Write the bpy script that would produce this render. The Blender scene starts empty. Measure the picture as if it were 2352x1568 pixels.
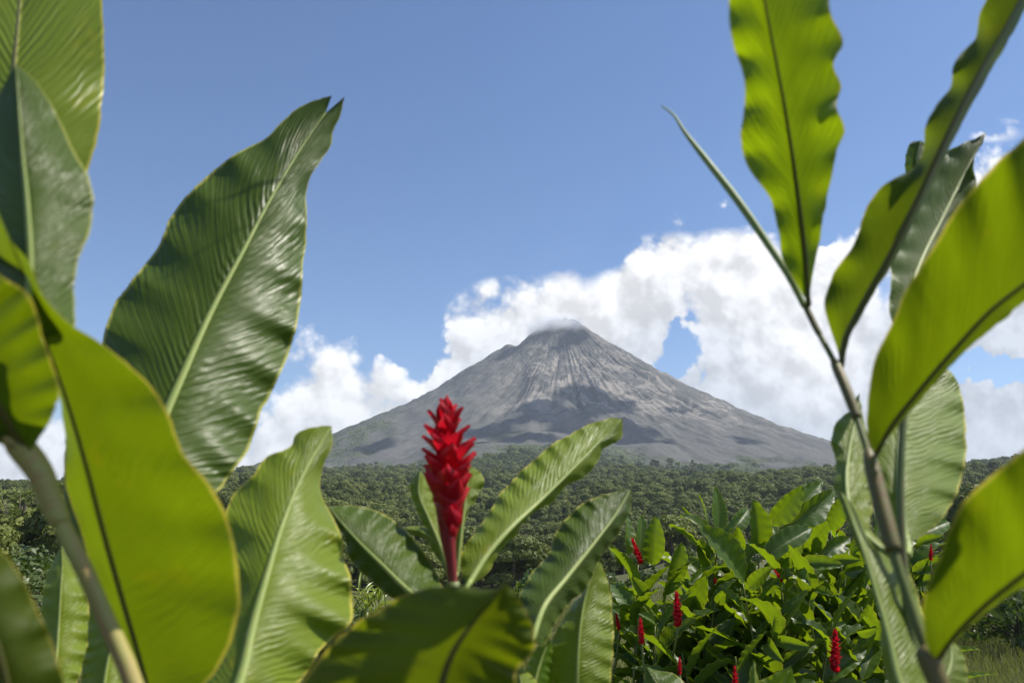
import bpy, math, random
import numpy as np
from mathutils import Vector, Matrix, Quaternion

R = math.radians
sc = bpy.context.scene
COL = sc.collection
# ------------------------------------------------------------------ camera, world, sun, exposure
W, H, FPX = 2352.0, 1568.0, 1829.0
PITCH = R(12.13)
EYE = 1.6
cam_d = bpy.data.cameras.new('camera')
cam = bpy.data.objects.new('camera', cam_d); COL.objects.link(cam)
cam.location = (0, 0, EYE); cam.rotation_euler = (R(90) + PITCH, 0, 0)
cam_d.sensor_width = 36; cam_d.lens = 36 * FPX / W
cam_d.clip_start = 0.02; cam_d.clip_end = 40000
cam_d.dof.use_dof = True; cam_d.dof.focus_distance = 11.0; cam_d.dof.aperture_fstop = 7.2
sc.camera = cam
SUN_EL, SUN_AZ = R(55), R(82)          # azimuth clockwise from +Y (straight ahead)
SUN = np.array([math.cos(SUN_EL) * math.sin(SUN_AZ), math.cos(SUN_EL) * math.cos(SUN_AZ), math.sin(SUN_EL)])
sun_d = bpy.data.lights.new('sun', 'SUN'); sun = bpy.data.objects.new('sun', sun_d); COL.objects.link(sun)
sun_d.energy = 5.0; sun_d.angle = R(0.5); sun_d.color = (1.0, 0.94, 0.84)
sun.rotation_euler = Vector(SUN).to_track_quat('Z', 'Y').to_euler()
sc.view_settings.view_transform = 'Standard'; sc.view_settings.look = 'None'
sc.view_settings.exposure = 0.42; sc.view_settings.gamma = 1
cy = sc.cycles
cy.use_denoising = True
cy.max_bounces = 7; cy.diffuse_bounces = 3; cy.glossy_bounces = 2; cy.transmission_bounces = 5
cy.volume_bounces = 2; cy.transparent_max_bounces = 10
cy.sample_clamp_indirect = 4.0


def at(px, py, d):
    """the point seen at (px, py) of the photograph, d metres ahead"""
    x = (px - W / 2) / FPX; y = (H / 2 - py) / FPX
    c, s = math.cos(PITCH), math.sin(PITCH)
    Y = c - y * s; Z = s + y * c
    return np.array([x / Y * d, d, EYE + Z / Y * d])


def uv_of(px, py):
    p = at(px, py, 1.0)
    return p[0], p[2] - EYE


# node helpers
class NT:
    def __init__(s, tree):
        s.t = tree; s.n = tree.nodes; s.l = tree.links

    def new(s, typ, **kw):
        n = s.n.new(typ)
        for k, v in kw.items():
            setattr(n, k, v)
        return n

    def put(s, sock, v):
        if v is None: return
        if isinstance(v, bpy.types.NodeSocket): s.l.new(v, sock)
        else:
            if hasattr(sock.default_value, '__len__') and not hasattr(v, '__len__'): v = (v,) * len(sock.default_value)
            if hasattr(v, '__len__') and len(sock.default_value) == 4 and len(v) == 3: v = (*v, 1)
            sock.default_value = v

    def m(s, op, a, b=None, c=None, clamp=False):
        n = s.new('ShaderNodeMath', operation=op, use_clamp=clamp)
        s.put(n.inputs[0], a); s.put(n.inputs[1], b)
        if c is not None: s.put(n.inputs[2], c)
        return n.outputs[0]

    def vm(s, op, a, b=None, scale=None):
        n = s.new('ShaderNodeVectorMath', operation=op)
        s.put(n.inputs[0], a); s.put(n.inputs[1], b)
        if scale is not None: s.put(n.inputs['Scale'], scale)
        return n.outputs['Value'] if op in ('LENGTH', 'DISTANCE', 'DOT_PRODUCT') else n.outputs[0]

    def sep(s, v):
        n = s.new('ShaderNodeSeparateXYZ'); s.put(n.inputs[0], v); return n.outputs

    def comb(s, x=0, y=0, z=0):
        n = s.new('ShaderNodeCombineXYZ')
        for i, v in enumerate((x, y, z)): s.put(n.inputs[i], v)
        return n.outputs[0]

    def noise(s, v, scale=5, detail=4, rough=.5, dist=0, lac=2.0):
        n = s.new('ShaderNodeTexNoise')
        s.put(n.inputs['Vector'], v); s.put(n.inputs['Scale'], scale); s.put(n.inputs['Detail'], detail)
        s.put(n.inputs['Roughness'], rough); s.put(n.inputs['Distortion'], dist); s.put(n.inputs['Lacunarity'], lac)
        return n.outputs['Fac']

    def ramp(s, f, stops, interp='LINEAR'):
        n = s.new('ShaderNodeValToRGB'); s.put(n.inputs[0], f)
        e = n.color_ramp.elements; n.color_ramp.interpolation = interp
        while len(e) < len(stops): e.new(0.5)
        for k, (p, c) in enumerate(stops):
            e[k].position = p
            e[k].color = (c, c, c, 1) if not hasattr(c, '__len__') else (*c, 1)
        return n.outputs[0]

    def sm(s, v, a, b):
        n = s.new('ShaderNodeMapRange', interpolation_type='SMOOTHSTEP')
        s.put(n.inputs[0], v); s.put(n.inputs[1], a); s.put(n.inputs[2], b); s.put(n.inputs[3], 0.0); s.put(n.inputs[4], 1.0)
        return n.outputs[0]

    def mix(s, f, a, b, mode='MIX'):
        n = s.new('ShaderNodeMix', data_type='RGBA', blend_type=mode)
        s.put(n.inputs[0], f); s.put(n.inputs[6], a); s.put(n.inputs[7], b)
        return n.outputs[2]


# ---- world: Nishita sky with cumulus laid out by direction
world = bpy.data.worlds.new('World'); sc.world = world; world.use_nodes = True
N = NT(world.node_tree); N.n.clear()
sky = N.new('ShaderNodeTexSky', sky_type='NISHITA', sun_disc=False)
sky.sun_elevation = SUN_EL; sky.sun_rotation = SUN_AZ
sky.altitude = 900; sky.air_density = 1.0; sky.dust_density = 1.0; sky.ozone_density = 2.0
tc = N.new('ShaderNodeTexCoord')
x, y, z = N.sep(tc.outputs['Generated'])
ya = N.m('MAXIMUM', N.m('ABSOLUTE', y), 0.08)
u = N.m('DIVIDE', x, ya); v = N.m('DIVIDE', z, ya)
p = N.comb(u, v, N.m('GREATER_THAN', y, 0.0))
warp = N.noise(p, 3.0, 3)
warp2 = N.noise(N.vm('ADD', p, (7.3, 2.1, 0)), 3.0, 3)
pw = N.vm('ADD', p, N.comb(N.m('MULTIPLY', N.m('SUBTRACT', warp, .5), .05), N.m('MULTIPLY', N.m('SUBTRACT', warp2, .5), .05), 0))


def billow(vec):
    a = N.noise(vec, 6.0, 12, .6)
    vo = N.new('ShaderNodeTexVoronoi', feature='SMOOTH_F1'); N.put(vo.inputs['Vector'], vec)
    N.put(vo.inputs['Scale'], 17.0); N.put(vo.inputs['Detail'], 3.0); N.put(vo.inputs['Roughness'], .55); N.put(vo.inputs['Smoothness'], .35)
    b = N.m('SUBTRACT', 1.0, vo.outputs['Distance'])
    return N.m('ADD', N.m('MULTIPLY', a, .62), N.m('MULTIPLY', b, .38))


nz = billow(pw)
nzs = billow(N.vm('ADD', pw, (0.012, 0.018, 0)))
U0, U1, V0, V1 = -0.9, 0.9, -0.1, 0.75
top_pts = [(0, 900), (110, 905), (240, 960), (400, 960), (560, 915), (620, 880), (690, 805), (780, 770), (860, 768), (900, 812), (962, 835), (982, 790),
           (1010, 715), (1050, 668), (1120, 630), (1210, 615), (1300, 595), (1345, 640), (1390, 605), (1490, 545), (1590, 530), (1680, 485),
           (1770, 500), (1830, 545), (1905, 535), (1960, 490), (2030, 440), (2120, 420), (2200, 400), (2250, 350), (2310, 318), (2352, 300), (2600, 250)]
fc = N.new('ShaderNodeFloatCurve')
cv = fc.mapping.curves[0]
pts = []
for px, py in top_pts:
    uu, vv = uv_of(px, py)
    pts.append(((uu - U0) / (U1 - U0), (vv - V0) / (V1 - V0)))
pts = [(0.0, pts[0][1])] + pts + [(1.0, pts[-1][1])]
for k, q in enumerate(pts):
    if k == 0: cv.points[0].location = q
    elif k == len(pts) - 1: cv.points[len(cv.points) - 1].location = q
    else: cv.points.new(*q)
fc.mapping.update()
un = N.m('DIVIDE', N.m('SUBTRACT', N.sep(pw)[0], U0), U1 - U0)
N.put(fc.inputs['Value'], un)
vtop = N.m('ADD', N.m('MULTIPLY', fc.outputs[0], V1 - V0), V0)
dv = N.m('SUBTRACT', vtop, N.sep(pw)[1])                      # how far below the cloud tops
field = N.m('ADD', N.m('MINIMUM', N.m('MULTIPLY', dv, 7.0), .60), N.m('MULTIPLY', N.m('SUBTRACT', nz, .355), 1.6))


def hole(px, py, rx, ry, k, field):
    uu, vv = uv_of(px, py)
    d = N.vm('MULTIPLY', N.vm('SUBTRACT', pw, (uu, vv, 0)), (FPX / rx, FPX / ry, 0))
    g = N.m('SUBTRACT', 1.0, N.sm(N.m('ADD', N.vm('LENGTH', d), N.m('MULTIPLY', N.m('SUBTRACT', nz, .48), 3.6)), 0.2, 1.3))
    return N.m('ADD', field, N.m('MULTIPLY', g, k))


for h_ in [(1562, 812, 62, 44, -.62), (1180, 715, 150, 60, .22), (1560, 640, 150, 80, .3), (2275, 845, 105, 34, -.85), (2300, 700, 130, 90, .35), (2250, 970, 200, 70, .3), (1860, 545, 40, 30, -.4), (945, 790, 50, 50, -.6),
           (1000, 900, 45, 45, .2), (1425, 785, 62, 50, .75), 
           (2060, 700, 60, 40, -.25), (1640, 700, 60, 34, -.45), (1700, 800, 50, 60, .5), (2250, 300, 70, 26, .32), (2335, 250, 50, 26, .26)]:
    field = hole(*h_, field)
mask = N.sm(field, 0.0, 0.32)
mask = N.m('MULTIPLY', mask, N.sm(v, -0.08, -0.02))
relief = N.m('MULTIPLY', N.m('SUBTRACT', nz, nzs), 1.5)
depth = N.sm(N.m('ADD', dv, N.m('MULTIPLY', N.m('SUBTRACT', N.noise(p, 3.6, 5, .55), .5), .55)), 0.02, 0.30)
ccol = N.mix(depth, (0.99, 0.99, 1.0), (0.63, 0.67, 0.745))
cb = N.m('ADD', 1.0, N.m('MAXIMUM', N.m('MINIMUM', relief, .16), -.22))
ccol = N.vm('SCALE', ccol, None, cb)
bg1 = N.new('ShaderNodeBackground'); N.put(bg1.inputs[0], N.mix(1.0, sky.outputs[0], (.745, .93, 1.14), 'MULTIPLY')); N.put(bg1.inputs[1], 0.095)
bg2 = N.new('ShaderNodeBackground'); N.put(bg2.inputs[0], ccol); N.put(bg2.inputs[1], 0.79)
mx = N.new('ShaderNodeMixShader'); N.put(mx.inputs[0], mask)
N.l.new(bg1.outputs[0], mx.inputs[1]); N.l.new(bg2.outputs[0], mx.inputs[2])
wo = N.new('ShaderNodeOutputWorld'); N.l.new(mx.outputs[0], wo.inputs[0])
world.cycles.sampling_method = 'MANUAL'; world.cycles.sample_map_resolution = 512

# ------------------------------------------------------------------ numpy noise
def _hash(ix, iy, iz, seed):
    h = (ix.astype(np.int64) * 374761393 + iy.astype(np.int64) * 668265263 + iz.astype(np.int64) * 2147483647 + seed * 144269504) & 0xFFFFFFFF
    h = ((h ^ (h >> 13)) * 1274126177) & 0xFFFFFFFF
    h = ((h ^ (h >> 16)) * 2246822519) & 0xFFFFFFFF
    return ((h ^ (h >> 15)) & 0xFFFFFF) / float(0xFFFFFF)


def vnoise(x, y, z=0.0, seed=0):
    x, y, z = np.broadcast_arrays(np.asarray(x, float), np.asarray(y, float), np.asarray(z, float))
    ix, iy, iz = np.floor(x), np.floor(y), np.floor(z)
    fx, fy, fz = x - ix, y - iy, z - iz
    fx, fy, fz = [f * f * f * (f * (f * 6 - 15) + 10) for f in (fx, fy, fz)]
    r = 0
    for dx in (0, 1):
        for dy in (0, 1):
            for dz in (0, 1):
                w = (fx if dx else 1 - fx) * (fy if dy else 1 - fy) * (fz if dz else 1 - fz)
                r = r + w * _hash(ix + dx, iy + dy, iz + dz, seed)
    return r * 2 - 1


def fbm(x, y, z=0.0, oct=5, rough=.5, seed=0):
    a, f, s, t = 1.0, 1.0, 0.0, 0.0
    for o in range(oct):
        s = s + a * vnoise(np.asarray(x) * f, np.asarray(y) * f, np.asarray(z) * f, seed + o * 17)
        t += a; a *= rough; f *= 2.03
    return s / t


# ------------------------------------------------------------------ object helpers
def obj(name, data, parent=None, mat=None):
    o = bpy.data.objects.new(name, data); COL.objects.link(o)
    if parent is not None: o.parent = parent
    if mat is not None and data is not None and not data.materials: data.materials.append(mat)
    return o


def empty(name, loc, label=None, cat=None, group=None):
    o = bpy.data.objects.new(name, None); COL.objects.link(o); o.location = loc; o.empty_display_size = .05
    if label: o['label'] = label
    if cat: o['category'] = cat
    if group: o['group'] = group
    return o


def tag(o, label=None, cat=None, group=None, kind=None):
    if label: o['label'] = label
    if cat: o['category'] = cat
    if group: o['group'] = group
    if kind: o['kind'] = kind
    return o


def np_mesh(name, verts, faces, uv=None, smooth=True):
    """faces: (n,k) index array"""
    verts = np.asarray(verts, np.float32); faces = np.asarray(faces, np.int32)
    me = bpy.data.meshes.new(name)
    n, k = faces.shape
    me.vertices.add(len(verts)); me.vertices.foreach_set('co', verts.ravel())
    me.loops.add(n * k); me.loops.foreach_set('vertex_index', faces.ravel())
    me.polygons.add(n); me.polygons.foreach_set('loop_start', np.arange(0, n * k, k, dtype=np.int32))
    me.polygons.foreach_set('loop_total', np.full(n, k, np.int32))
    if smooth: me.polygons.foreach_set('use_smooth', np.ones(n, bool))
    if uv is not None:
        l = me.uv_layers.new(name='UVMap')
        l.data.foreach_set('uv', np.asarray(uv, np.float32)[faces.ravel()].ravel())
    me.update(calc_edges=True); me.validate()
    return me


def grid_faces(nr, nc, closed=False):
    i = np.arange(nr - 1)[:, None]; j = np.arange(nc - (0 if closed else 1))[None, :]
    j2 = (j + 1) % nc
    a = i * nc + j; b = i * nc + j2; c = (i + 1) * nc + j2; d = (i + 1) * nc + j
    return np.stack([a, b, c, d], -1).reshape(-1, 4)


def spline(pts, n):
    """smooth curve through pts that never overshoots, n samples evenly spaced by arc length"""
    P = np.asarray(pts, float)
    if len(P) == 2: return P[0] + (P[1] - P[0]) * np.linspace(0, 1, n)[:, None]
    D = np.diff(P, axis=0); Ls = np.linalg.norm(D, axis=1) + 1e-12
    Un = D / Ls[:, None]
    T = np.empty_like(P); T[0] = Un[0]; T[-1] = Un[-1]
    w = Ls[1:] / (Ls[:-1] + Ls[1:])
    T[1:-1] = Un[:-1] * w[:, None] + Un[1:] * (1 - w)[:, None]
    t = np.linspace(0, 1, 24, endpoint=False)[:, None]
    h0, h1, h2, h3 = 2 * t ** 3 - 3 * t ** 2 + 1, t ** 3 - 2 * t ** 2 + t, -2 * t ** 3 + 3 * t ** 2, t ** 3 - t ** 2
    S = np.vstack([h0 * P[k] + h1 * T[k] * Ls[k] + h2 * P[k + 1] + h3 * T[k + 1] * Ls[k] for k in range(len(P) - 1)] + [P[-1:]])
    L = np.r_[0, np.cumsum(np.linalg.norm(np.diff(S, axis=0), axis=1))]
    q = np.linspace(0, L[-1], n)
    return np.stack([np.interp(q, L, S[:, k]) for k in range(S.shape[1])], 1)


def tube(path, rad, seg=10, name='tube', n=None, flat=1.0):
    P = np.asarray(path, float)
    if n: P = spline(P, n)
    m = len(P)
    rad = np.interp(np.linspace(0, 1, m), np.linspace(0, 1, len(np.atleast_1d(rad))), np.atleast_1d(rad)) if np.ndim(rad) else np.full(m, rad)
    T = np.gradient(P, axis=0); T /= np.linalg.norm(T, axis=1)[:, None] + 1e-12
    ref = np.array([0, -1, 0.02])
    A = np.cross(T, ref); A /= np.linalg.norm(A, axis=1)[:, None] + 1e-9
    B = np.cross(T, A)
    th = np.linspace(0, 2 * np.pi, seg, endpoint=False)
    V = P[:, None, :] + rad[:, None, None] * (np.cos(th)[None, :, None] * A[:, None, :] + flat * np.sin(th)[None, :, None] * B[:, None, :])
    V = V.reshape(-1, 3)
    F = grid_faces(m, seg, True)
    V = np.vstack([V, P[0], P[-1]])
    a = np.arange(seg); b = (a + 1) % seg
    caps = np.vstack([np.stack([b, a, np.full(seg, m * seg), np.full(seg, m * seg)], 1)])
    th_uv = np.tile(np.linspace(0, 1, seg), m); vv = np.repeat(np.linspace(0, 1, m), seg)
    me = bpy.data.meshes.new(name)
    faces = [tuple(int(q) for q in f) for f in F] + [(int(b[k]), int(a[k]), m * seg) for k in range(seg)] + \
            [(int((m - 1) * seg + a[k]), int((m - 1) * seg + b[k]), m * seg + 1) for k in range(seg)]
    me.from_pydata([tuple(q) for q in V], [], faces)
    me.polygons.foreach_set('use_smooth', np.ones(len(faces), bool))
    uvl = me.uv_layers.new(name='UVMap')
    U = np.vstack([np.stack([th_uv, vv], 1), [[.5, 0], [.5, 1]]])
    li = np.empty(len(me.loops), np.int32); me.loops.foreach_get('vertex_index', li)
    uvl.data.foreach_set('uv', U[li].astype(np.float32).ravel())
    me.update()
    return me


# ------------------------------------------------------------------ materials
def mat_new(name):
    m = bpy.data.materials.new(name); m.use_nodes = True
    t = NT(m.node_tree); t.n.clear()
    return m, t, t.new('ShaderNodeOutputMaterial')


def principled(t, col, rough=.5, spec=.5, normal=None, **kw):
    b = t.new('ShaderNodeBsdfPrincipled')
    t.put(b.inputs['Base Color'], col); t.put(b.inputs['Roughness'], rough); t.put(b.inputs['Specular IOR Level'], spec)
    if normal is not None: t.put(b.inputs['Normal'], normal)
    for k, v in kw.items(): t.put(b.inputs[k], v)
    return b.outputs[0]


def leaf_mat(name, refl, trans, rib, rimc, tfac=.45, rough=.34, nv=60, bump=.5, blotch=.35, spec=.5):
    m, t, out = mat_new(name)
    uvn = t.new('ShaderNodeUVMap'); uvn.uv_map = 'UVMap'
    U, V, _ = t.sep(uvn.outputs[0])
    s = t.m('ABSOLUTE', t.m('MULTIPLY', t.m('SUBTRACT', U, .5), 2.0))
    geo = t.new('ShaderNodeNewGeometry')
    pos = geo.outputs['Position']
    oi = t.new('ShaderNodeObjectInfo')
    rnd = oi.outputs['Random']
    vs = t.comb(U, V, rnd)
    wob = t.noise(vs, 5.0, 2)
    ph = t.m('ADD', t.m('MULTIPLY', t.m('SUBTRACT', V, t.m('MULTIPLY', t.m('POWER', s, .85), .21)), float(nv)), t.m('MULTIPLY', wob, 1.3))
    nn = t.noise(t.comb(t.m('MULTIPLY', s, .9), ph, rnd), 1.1, 3, .6)           # irregular pleats along the veins
    big0 = t.noise(t.comb(U, t.m('MULTIPLY', V, 2.0), t.m('ADD', rnd, 4.0)), 3.0, 2)
    fine = t.m('SINE', t.m('MULTIPLY', ph, 9.0))
    pleat = t.m('ADD', t.m('MULTIPLY', t.m('SINE', t.m('MULTIPLY', t.m('ADD', ph, t.m('MULTIPLY', wob, 3.0)), 4.1)), t.m('MULTIPLY', t.sm(big0, .38, .66), .42)), t.m('MULTIPLY', t.m('SUBTRACT', nn, .5), 2.3))
    hgt = t.m('ADD', pleat, t.m('MULTIPLY', fine, .06))
    big = t.noise(vs, 2.2, 3, .55)
    var = t.m('ADD', .82, t.m('MULTIPLY', big, .36))
    var = t.m('ADD', var, t.m('MULTIPLY', pleat, .05))
    var = t.m('ADD', var, t.m('MULTIPLY', t.m('SUBTRACT', rnd, .5), .16))
    ribm = t.m('SUBTRACT', 1.0, t.sm(s, .018, .04))
    rim = t.sm(t.m('ADD', s, t.m('MULTIPLY', t.m('SUBTRACT', t.noise(vs, 24.0, 2), .5), .03)), .955, .985)
    bl = t.sm(t.noise(t.comb(t.m('MULTIPLY', U, 1.6), t.m('MULTIPLY', V, 4.0), t.m('MULTIPLY', rnd, 9.0)), 2.4, 5, .6), .60, .78)
    bl = t.m('MULTIPLY', bl, blotch)
    speck = t.m('MULTIPLY', t.sm(t.noise(t.comb(t.m('MULTIPLY', U, 2), t.m('MULTIPLY', V, 6), rnd), 30.0, 1), .74, .80), .6)
    c1 = t.vm('SCALE', refl, None, var)
    c1 = t.mix(bl, c1, (refl[0] * 2.2 + .02, refl[1] * 1.5, refl[2]))
    c1 = t.mix(t.m('MULTIPLY', speck, .5), c1, (.16, .13, .03))
    tipm = t.m('MULTIPLY', t.sm(t.m('ADD', t.m('ADD', V, t.m('MULTIPLY', t.m('POWER', s, 6.0), .035)), t.m('MULTIPLY', t.m('SUBTRACT', t.noise(vs, 13.0, 3), .5), .14)), 1.005, 1.03), .9)
    c1 = t.mix(ribm, c1, rib); c1 = t.mix(rim, c1, rimc); c1 = t.mix(tipm, c1, (.16, .10, .035))
    var2 = t.m('ADD', t.m('ADD', .62, t.m('MULTIPLY', big, .76)), t.m('ADD', t.m('MULTIPLY', pleat, .07), t.m('MULTIPLY', fine, .07)))
    c2 = t.vm('SCALE', trans, None, t.m('MAXIMUM', var2, .3))
    c2 = t.mix(bl, c2, (trans[0] * 1.6, trans[1] * 1.08, trans[2]))
    c2 = t.mix(t.m('MULTIPLY', speck, .5), c2, (.30, .22, .02))
    c2 = t.mix(t.m('MULTIPLY', ribm, .75), c2, (.06, .07, .015)); c2 = t.mix(t.m('MULTIPLY', rim, .8), c2, (.5, .42, .05)); c2 = t.mix(tipm, c2, (.20, .09, .02))
    bn = t.new('ShaderNodeBump'); t.put(bn.inputs['Strength'], bump); t.put(bn.inputs['Distance'], .0016); t.put(bn.inputs['Height'], hgt)
    rgh = t.m('ADD', rough, t.m('MULTIPLY', t.m('SUBTRACT', t.noise(vs, 9.0, 3), .5), .22))
    pr = principled(t, c1, rgh, spec, bn.outputs[0])
    tr = t.new('ShaderNodeBsdfTranslucent'); t.put(tr.inputs[0], c2); t.put(tr.inputs['Normal'], bn.outputs[0])
    mx = t.new('ShaderNodeMixShader'); t.put(mx.inputs[0], tfac); t.l.new(pr, mx.inputs[1]); t.l.new(tr.outputs[0], mx.inputs[2])
    t.l.new(mx.outputs[0], out.inputs[0])
    return m


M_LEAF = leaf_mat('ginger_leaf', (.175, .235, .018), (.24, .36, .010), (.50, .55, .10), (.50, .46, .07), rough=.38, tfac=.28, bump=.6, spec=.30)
M_LEAF_DK = leaf_mat('ginger_leaf_dark', (.074, .118, .011), (.09, .16, .004), (.36, .42, .09), (.38, .38, .07), rough=.38, tfac=.28, bump=.65, spec=.30)  # dark leaf green, lowered further to put shade on the big leaf
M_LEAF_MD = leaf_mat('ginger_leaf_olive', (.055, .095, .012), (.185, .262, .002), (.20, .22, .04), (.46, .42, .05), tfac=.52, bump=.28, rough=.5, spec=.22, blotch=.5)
M_LEAF_SH = leaf_mat('ginger_leaf_shaded', (.075, .105, .012), (.175, .23, .002), (.15, .17, .03), (.32, .26, .03), tfac=.5, bump=.15, rough=.55, spec=.2)  # leaf copy for low front leaves, with their shade set into the colour
M_LEAF_YL = leaf_mat('ginger_leaf_thin', (.080, .145, .018), (.31, .44, .004), (.30, .32, .05), (.55, .55, .09), tfac=.55, bump=.28, rough=.45, spec=.28, blotch=.45)
M_LEAF_BU = leaf_mat('ginger_leaf_small', (.055, .100, .018), (.27, .40, .006), (.20, .26, .06), (.30, .36, .06), tfac=.40, nv=26, bump=.35, rough=.40, spec=.4)


def simple_leafage(name, a, b, tfac=.3, scale=.6, tr=(.10, .20, .01), rough=.6, spec=.25):
    m, t, out = mat_new(name)
    tcn = t.new('ShaderNodeTexCoord'); oi = t.new('ShaderNodeObjectInfo')
    g = t.new('ShaderNodeNewGeometry')
    n1 = t.m('ADD', t.m('MULTIPLY', t.m('SUBTRACT', t.noise(g.outputs['Position'], scale, 4), .5), 1.8), .5)
    isl = g.outputs['Random Per Island']
    f = t.m('ADD', t.m('MULTIPLY', n1, .45), t.m('ADD', t.m('MULTIPLY', isl, .30), t.m('MULTIPLY', t.m('SUBTRACT', oi.outputs['Random'], .15), .62)), clamp=True)
    c = t.mix(f, a, b)
    pr = principled(t, c, rough, spec)
    trn = t.new('ShaderNodeBsdfTranslucent'); t.put(trn.inputs[0], t.mix(f, tuple(q * .7 for q in tr), tr))
    mx = t.new('ShaderNodeMixShader'); t.put(mx.inputs[0], tfac); t.l.new(pr, mx.inputs[1]); t.l.new(trn.outputs[0], mx.inputs[2])
    t.l.new(mx.outputs[0], out.inputs[0])
    return m


M_CROWN = simple_leafage('tree_foliage', (.034, .058, .016), (.215, .245, .058), .24, .012, (.16, .22, .025))
M_SHRUB = simple_leafage('shrub_foliage', (.030, .055, .018), (.095, .13, .03), .25, 1.2, (.12, .2, .02), .45, .4)
M_SHRUBL = simple_leafage('bright_shrub_foliage', (.07, .13, .03), (.17, .24, .06), .35, 1.2, (.3, .42, .03), .4, .4)


def stem_mat(name, a, b, c):
    m, t, out = mat_new(name)
    g = t.new('ShaderNodeTexCoord')
    uvx, uvy, _ = t.sep(g.outputs['UV'])
    n = t.noise(t.comb(t.m('MULTIPLY', uvx, 1.0), t.m('MULTIPLY', uvy, 10), 0), 3, 4, .6)
    n2 = t.noise(t.comb(t.m('MULTIPLY', uvx, 22), t.m('MULTIPLY', uvy, 5), 0), 2, 4, .6)
    col = t.ramp(n, [(.30, a), (.5, b), (.68, c)])
    col = t.mix(t.m('MULTIPLY', n2, .4), col, tuple(q * .55 for q in b))
    bn = t.new('ShaderNodeBump'); t.put(bn.inputs['Strength'], .3); t.put(bn.inputs['Distance'], .001); t.put(bn.inputs['Height'], n2)
    t.l.new(principled(t, col, .48, .4, bn.outputs[0]), out.inputs[0])
    return m


M_STEM = stem_mat('ginger_stem', (.10, .14, .03), (.16, .20, .05), (.20, .11, .055))
M_STEM_BR = stem_mat('ginger_stem_reddish', (.44, .47, .14), (.40, .37, .11), (.48, .26, .13))
M_STEM_DK = stem_mat('ginger_stem_dark', (.12, .155, .022), (.15, .175, .032), (.16, .095, .030))
M_STEM_SH = stem_mat('ginger_sheath', (.13, .145, .028), (.15, .13, .032), (.17, .075, .028))
M_RIB = stem_mat('leaf_midrib', (.24, .33, .07), (.30, .38, .09), (.33, .36, .10))
M_RIB_DK = stem_mat('leaf_midrib_underside', (.10, .12, .022), (.13, .13, .03), (.16, .11, .03))


def bract_mat():
    m, t, out = mat_new('red_bract')
    uvn = t.new('ShaderNodeUVMap'); uvn.uv_map = 'UVMap'
    U, V, _ = t.sep(uvn.outputs[0]); oi = t.new('ShaderNodeObjectInfo')
    s = t.m('ABSOLUTE', t.m('MULTIPLY', t.m('SUBTRACT', U, .5), 2.0))
    n = t.noise(t.comb(t.m('MULTIPLY', U, 14), t.m('MULTIPLY', V, 2), oi.outputs['Random']), 2.0, 4, .6)
    c = t.ramp(t.m('ADD', t.m('MULTIPLY', n, .6), t.m('MULTIPLY', V, .3)), [(.2, (.26, .003, .010)), (.5, (.48, .005, .018)), (.85, (.66, .012, .03))])
    c = t.mix(t.m('MULTIPLY', t.sm(s, .9, 1.0), .35), c, (.75, .06, .09))
    pr = principled(t, c, .38, .45)
    tr = t.new('ShaderNodeBsdfTranslucent'); t.put(tr.inputs[0], (.85, .012, .035))
    mx = t.new('ShaderNodeMixShader'); t.put(mx.inputs[0], .38); t.l.new(pr, mx.inputs[1]); t.l.new(tr.outputs[0], mx.inputs[2])
    t.l.new(mx.outputs[0], out.inputs[0])
    return m


M_BRACT = bract_mat()
m_, t_, o_ = mat_new('red_flower_stalk')
g_ = t_.new('ShaderNodeTexCoord'); _, vv_, _ = t_.sep(g_.outputs['UV'])
t_.l.new(principled(t_, t_.ramp(t_.m('ADD', vv_, t_.m('MULTIPLY', t_.noise(g_.outputs['UV'], 6, 3), .2)),
        [(.0, (.26, .27, .08)), (.08, (.24, .10, .05)), (.18, (.20, .02, .02)), (.7, (.22, .008, .012))]), .45, .4), o_.inputs[0])
M_FSTALK = m_

# ------------------------------------------------------------------ terrain
UU = [-1.6, -0.62, -0.33, -0.06, 0.10, 0.27, 0.52, 0.66, 1.6]
RR = [0, 8, 14, 30, 60, 110, 180, 300, 400, 520, 700, 1000, 1500, 2100, 2800, 3600, 5000, 9000, 16000]
ZZ = [
    [0, -.30, -.8, -2.5, -6, -11, -14, -13, -10, -7, -3, 2, 10, 20, 35, 40, 40, 30, 0],
    [0, -.30, -.8, -2.5, -6, -11, -14, -13, -10, -7, -3, 2, 12, 26, 45, 60, 70, 40, 0],
    [0, -.30, -.8, -2.5, -6, -12, -18, -22, -20, -14, -5, 14, 40, 70, 110, 120, 110, 80, 0],
    [0, -.30, -.8, -2.5, -6, -12, -19, -27, -31, -31, -24, 0, 38, 74, 120, 135, 130, 90, 0],
    [0, -.30, -.7, -2.0, -5, -9.5, -14, -20, -27, -30, -25, 0, 40, 76, 124, 140, 130, 90, 0],
    [0, -.30, -.6, -1.5, -3.2, -5.2, -7.0, -8.2, -10, -17, -17, 2, 36, 68, 108, 125, 120, 90, 0],
    [0, -.30, -.7, -1.8, -4.2, -7.5, -10, -11, -12, -16, -14, 1, 32, 60, 96, 150, 205, 120, 0],
    [0, -.30, -.7, -1.9, -4.5, -8.5, -12, -13, -13, -14, -10, 2, 28, 56, 94, 160, 262, 150, 0],
    [0, -.30, -.7, -1.9, -4.5, -8.5, -12, -13, -13, -14, -10, 2, 28, 56, 94, 160, 262, 150, 0]]
ZZ = np.array(ZZ, float)


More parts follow.
